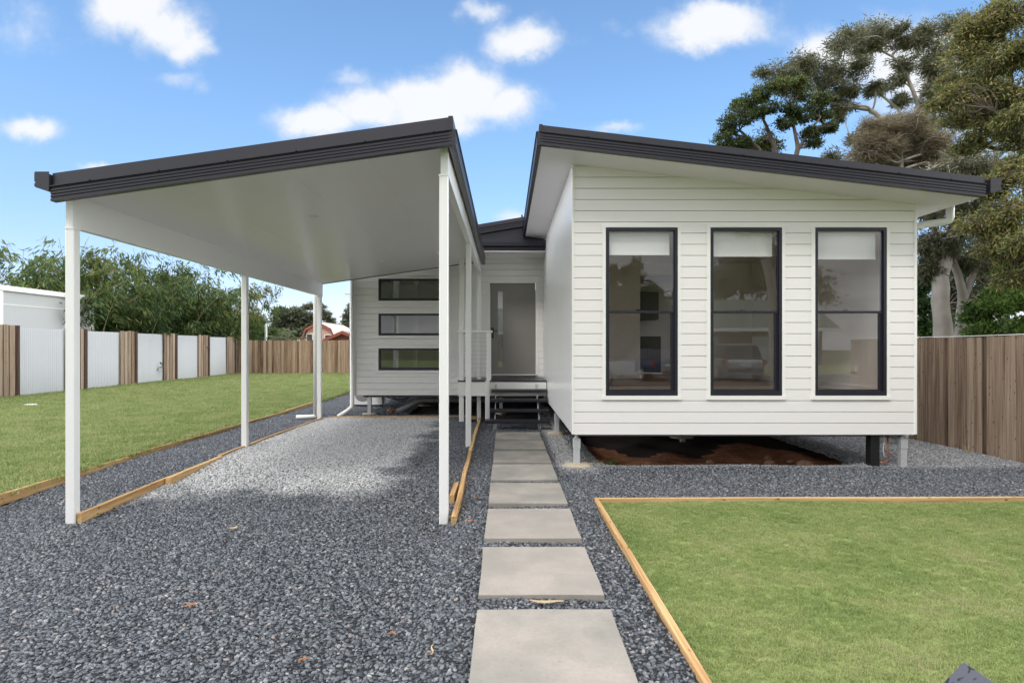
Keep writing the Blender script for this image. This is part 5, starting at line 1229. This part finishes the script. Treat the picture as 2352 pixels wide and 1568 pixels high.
# ------------------------------------------------------------------ street behind the camera (mirrored by the windows)
st_ = MB().box(-60, 60, -16.5, -6.5, -.24, -.06).build('road', 'asphalt'); st_['kind'] = 'structure'
k_ = MB().box(-60, 60, -6.5, -6.2, -.24, .05).build('kerb', 'kerb_concrete', bevel=.02); k_['kind'] = 'structure'
k2 = MB().box(-60, 60, -16.8, -16.5, -.24, .05).build('kerb', 'kerb_concrete', bevel=.02); k2['kind'] = 'structure'
v_ = MB().box(-60, 60, -6.2, -1.5, -.24, -.02).box(-60, 60, -40, -16.8, -.24, -.0).build('verge', 'lawn_base'); v_['kind'] = 'structure'
def car(name, label, loc, rz, body, L_=4.5, Wd=1.82, H=1.62, wagon=True):
    root = empty(name, loc, rz); tag(root, label, 'car', 'cars parked in the street behind the camera')
    l = L_/2; w = Wd/2
    sec = lambda y, zs, ws: [(-ws[i]*w, y, z) for i, z in enumerate(zs)]+[(ws[i]*w, y, z) for i, z in reversed(list(enumerate(zs)))]
    rings = []
    for y, zt in ((-l, .78), (-l+.12, .92), (-l+.9, .98), (l-.9, 1.02), (l-.08, 1.0), (l, .85)):
        e = .93 if abs(y) > l-.1 else 1.0
        rings.append(sec(y, (.28, .45, .75, zt), (.9*e, .98*e, 1.0*e, .93*e)))
    MB().loft(rings).build('body', body, root, .03)
    rear = l-.12 if wagon else l-.9
    cab = []
    for y, zt, ww_ in ((-l+1.25, 1.0, .90), (-l+1.95, H-.03, .74), (rear-.7, H, .74), (rear-.18, H-.05, .72), (rear+.03, 1.02, .88)):
        zb = .97; cab.append([(-ww_*w-.0*w, y, zb if zt < 1.1 else zb), (-.76*w if zt > 1.1 else -ww_*w, y, zt), (.76*w if zt > 1.1 else ww_*w, y, zt), (ww_*w, y, zb)] if zt < 1.1 else [(-.90*w, y, zb), (-ww_*w, y, zt), (ww_*w, y, zt), (.90*w, y, zb)])
    MB().loft(cab).build('cabin_glass', 'car_glass', root, .03)
    MB().box(-.72*w, .72*w, -l+2.0, rear-.25, H-.04, H+.02).build('roof', body, root, .015)
    mb = MB()
    for sx in (-1, 1):
        for yy in (-l+1.95, 0, rear-.75): mb.loft([[(sx*.905*w, yy+a, .98), (sx*.93*w, yy+a, .98), (sx*.75*w, yy+a, H-.02), (sx*.72*w, yy+a, H-.02)] for a in (0, .09)])
    mb.build('pillars', body, root)
    for sx in (-1, 1):
        for yy in (-l+.85, l-.9):
            t = MB(); t.disc((sx*w-.11 if sx > 0 else sx*w-.09, yy, .33), .33, .2, 28, 'x'); wh = t.build('wheel', 'tyre', root, .02)
            MB().disc((sx*(w+.095)-.01, yy, .33), .21, .02, 20, 'x').build('rim', 'galvanised', wh)
        MB().box(sx*w*.93-.08, sx*w*.93+.06, l-.10, l+.012, .72, .98).build('tail_light', 'lamp_red', root, .01)
    MB().box(-.88*w, .88*w, l-.05, l+.06, .38, .60).build('bumper', 'black_plastic', root, .02)
    MB().box(-.26, .26, l-.005, l+.02, .70, .82).build('number_plate', 'plate_white', root)
    return root
car('wagon', 'silver four wheel drive wagon parked across the road', (11.0, -13.9, -.06), R(0), 'car_silver', 4.5, 1.85, 1.68)
car('parked_car', 'dark blue hatchback parked across the road', (6.9, -13.2, -.06), R(-14), 'car_blue', 4.2, 1.75, 1.48)
# utility trailer at the kerb
tr = empty('box_trailer', (3.9, -8.9, -.06), R(90)); tag(tr, 'galvanised box trailer parked at the near kerb', 'trailer')
MB().box(-.85, .85, -1.2, 1.2, .5, .56).box(-.85, -.81, -1.2, 1.2, .56, .95).box(.81, .85, -1.2, 1.2, .56, .95).box(-.81, .81, -1.2, -1.16, .56, .95).box(-.81, .81, 1.16, 1.2, .56, .95).build('tray', 'galvanised', tr, .005)
for sx in (-1, 1):
    wh = MB().disc((sx*.97-.09, 0, .32), .32, .18, 24, 'x').build('wheel', 'tyre', tr, .02); MB().disc((sx*1.07-.01, 0, .32), .19, .02, 16, 'x').build('rim', 'galvanised', wh)
    MB().loft([[(sx*.86, math.cos(t)*.42, .34+math.sin(t)*.42), (sx*1.08, math.cos(t)*.42, .34+math.sin(t)*.42), (sx*1.08, math.cos(t)*.40, .34+math.sin(t)*.40), (sx*.86, math.cos(t)*.40, .34+math.sin(t)*.40)] for t in [math.pi*k/10 for k in range(11)]]).build('mudguard', 'galvanised', tr)
MB().tube([(0, -1.2, .5), (0, -2.5, .48)], .04, 8).build('drawbar', 'galvanised', tr)
oh = empty('brick_house', (13, -38, -.2)); tag(oh, 'brown brick house with a grey green roof across the road', 'house')
MB().box(-14, 14, -4, 4, 0, 3.2).build('wall', 'brown_brick', oh)
MB().loft([[(-15, y, z), (15, y, z), (15, y, z+.15), (-15, y, z+.15)] for y, z in ((5, 3.1), (0, 5.9), (-5, 3.1))]).build('roof', 'green_roof', oh)
MB().box(-15, 15, 4.95, 5.05, 3.0, 3.3).build('fascia', 'white_trim', oh)
for x in (-9, -3, 4):
    f = MB().box(x-1.1, x+1.1, 4.0, 4.06, 1.1, 2.5).build('window', 'white_trim', oh); MB().box(x-1, x+1, 4.062, 4.08, 1.2, 2.4).build('pane', 'car_glass', f)
MB().box(8.0, 11, 4.0, 4.06, .1, 2.6).build('garage_door', 'colour_white_shed', oh)
tree('street_tree', 'spreading tree behind the brick house across the road', 'tree', [[(26, -48, -.2, .5), (26, -48, 5, .4), (26, -48, 8, .2)]],
     [(26,-48,9.5,4,4,3,.4),(22,-48,8,3,3,2.4,.4),(30,-48,8.5,3.5,3,2.5,.4),(33,-47,7,3,3,2.2,.4),(26,-47,12,3,3,2,.4)], 'far_leaf', 'dark_bark', 41, leaf=(.5, .2), per=1800, twigs=24, droop=.1, spread=.2)
for i, (x, y, h) in enumerate(((2.4, -21, 8.3), (4.6, -22, 7.6), (6.6, -21.5, 6.8), (8.2, -22, 7.2), (9.9, -23, 5.6))):
    tree('conifer', ['tall conifer at the left end of the dark row across the road', 'second conifer of the dark row across the road', 'middle conifer of the dark row across the road', 'fourth conifer of the dark row across the road', 'short conifer at the right end of the dark row'][i], 'tree',
         [[(x, y, -.2, .2), (x, y, h*.9, .04)]], [(x, y, h*.16, 1.6, 1.4, h*.18, .3), (x, y, h*.40, 1.6, 1.4, h*.2, .35), (x, y, h*.62, 1.2, 1.1, h*.18, .35), (x, y, h*.84, .5, .5, h*.15, .4)],
         'dark_leaf', 'dark_bark', 60+i, leaf=(.3, .1), per=1500, twigs=24, droop=-.4, spread=.2, group='conifers across the road')
tree('street_tree', 'gum tree with low boughs on the verge behind the camera', 'tree', [[(9.5, -5.6, -.2, .22), (9.3, -5.4, 3.5, .17), (8.4, -5.0, 6, .1)], [(9.3, -5.4, 3.5, .12), (10.3, -4.6, 5.5, .08)]],
     [(7.2,-4.6,6.6,1.5,1.2,.8,.4),(5.4,-4.8,7.2,1.3,1.2,.6,.4),(9.6,-4.4,6.6,1.6,1.2,.9,.4),(11.4,-4.2,6.2,1.4,1.2,.9,.4),(10.4,-5,8,2,1.6,1.2,.4)], 'gum_leaf', 'gum_bark', 43, leaf=(.16, .035), per=1400, twigs=26, droop=.6, spread=.15)
print('built', len(bpy.data.objects))
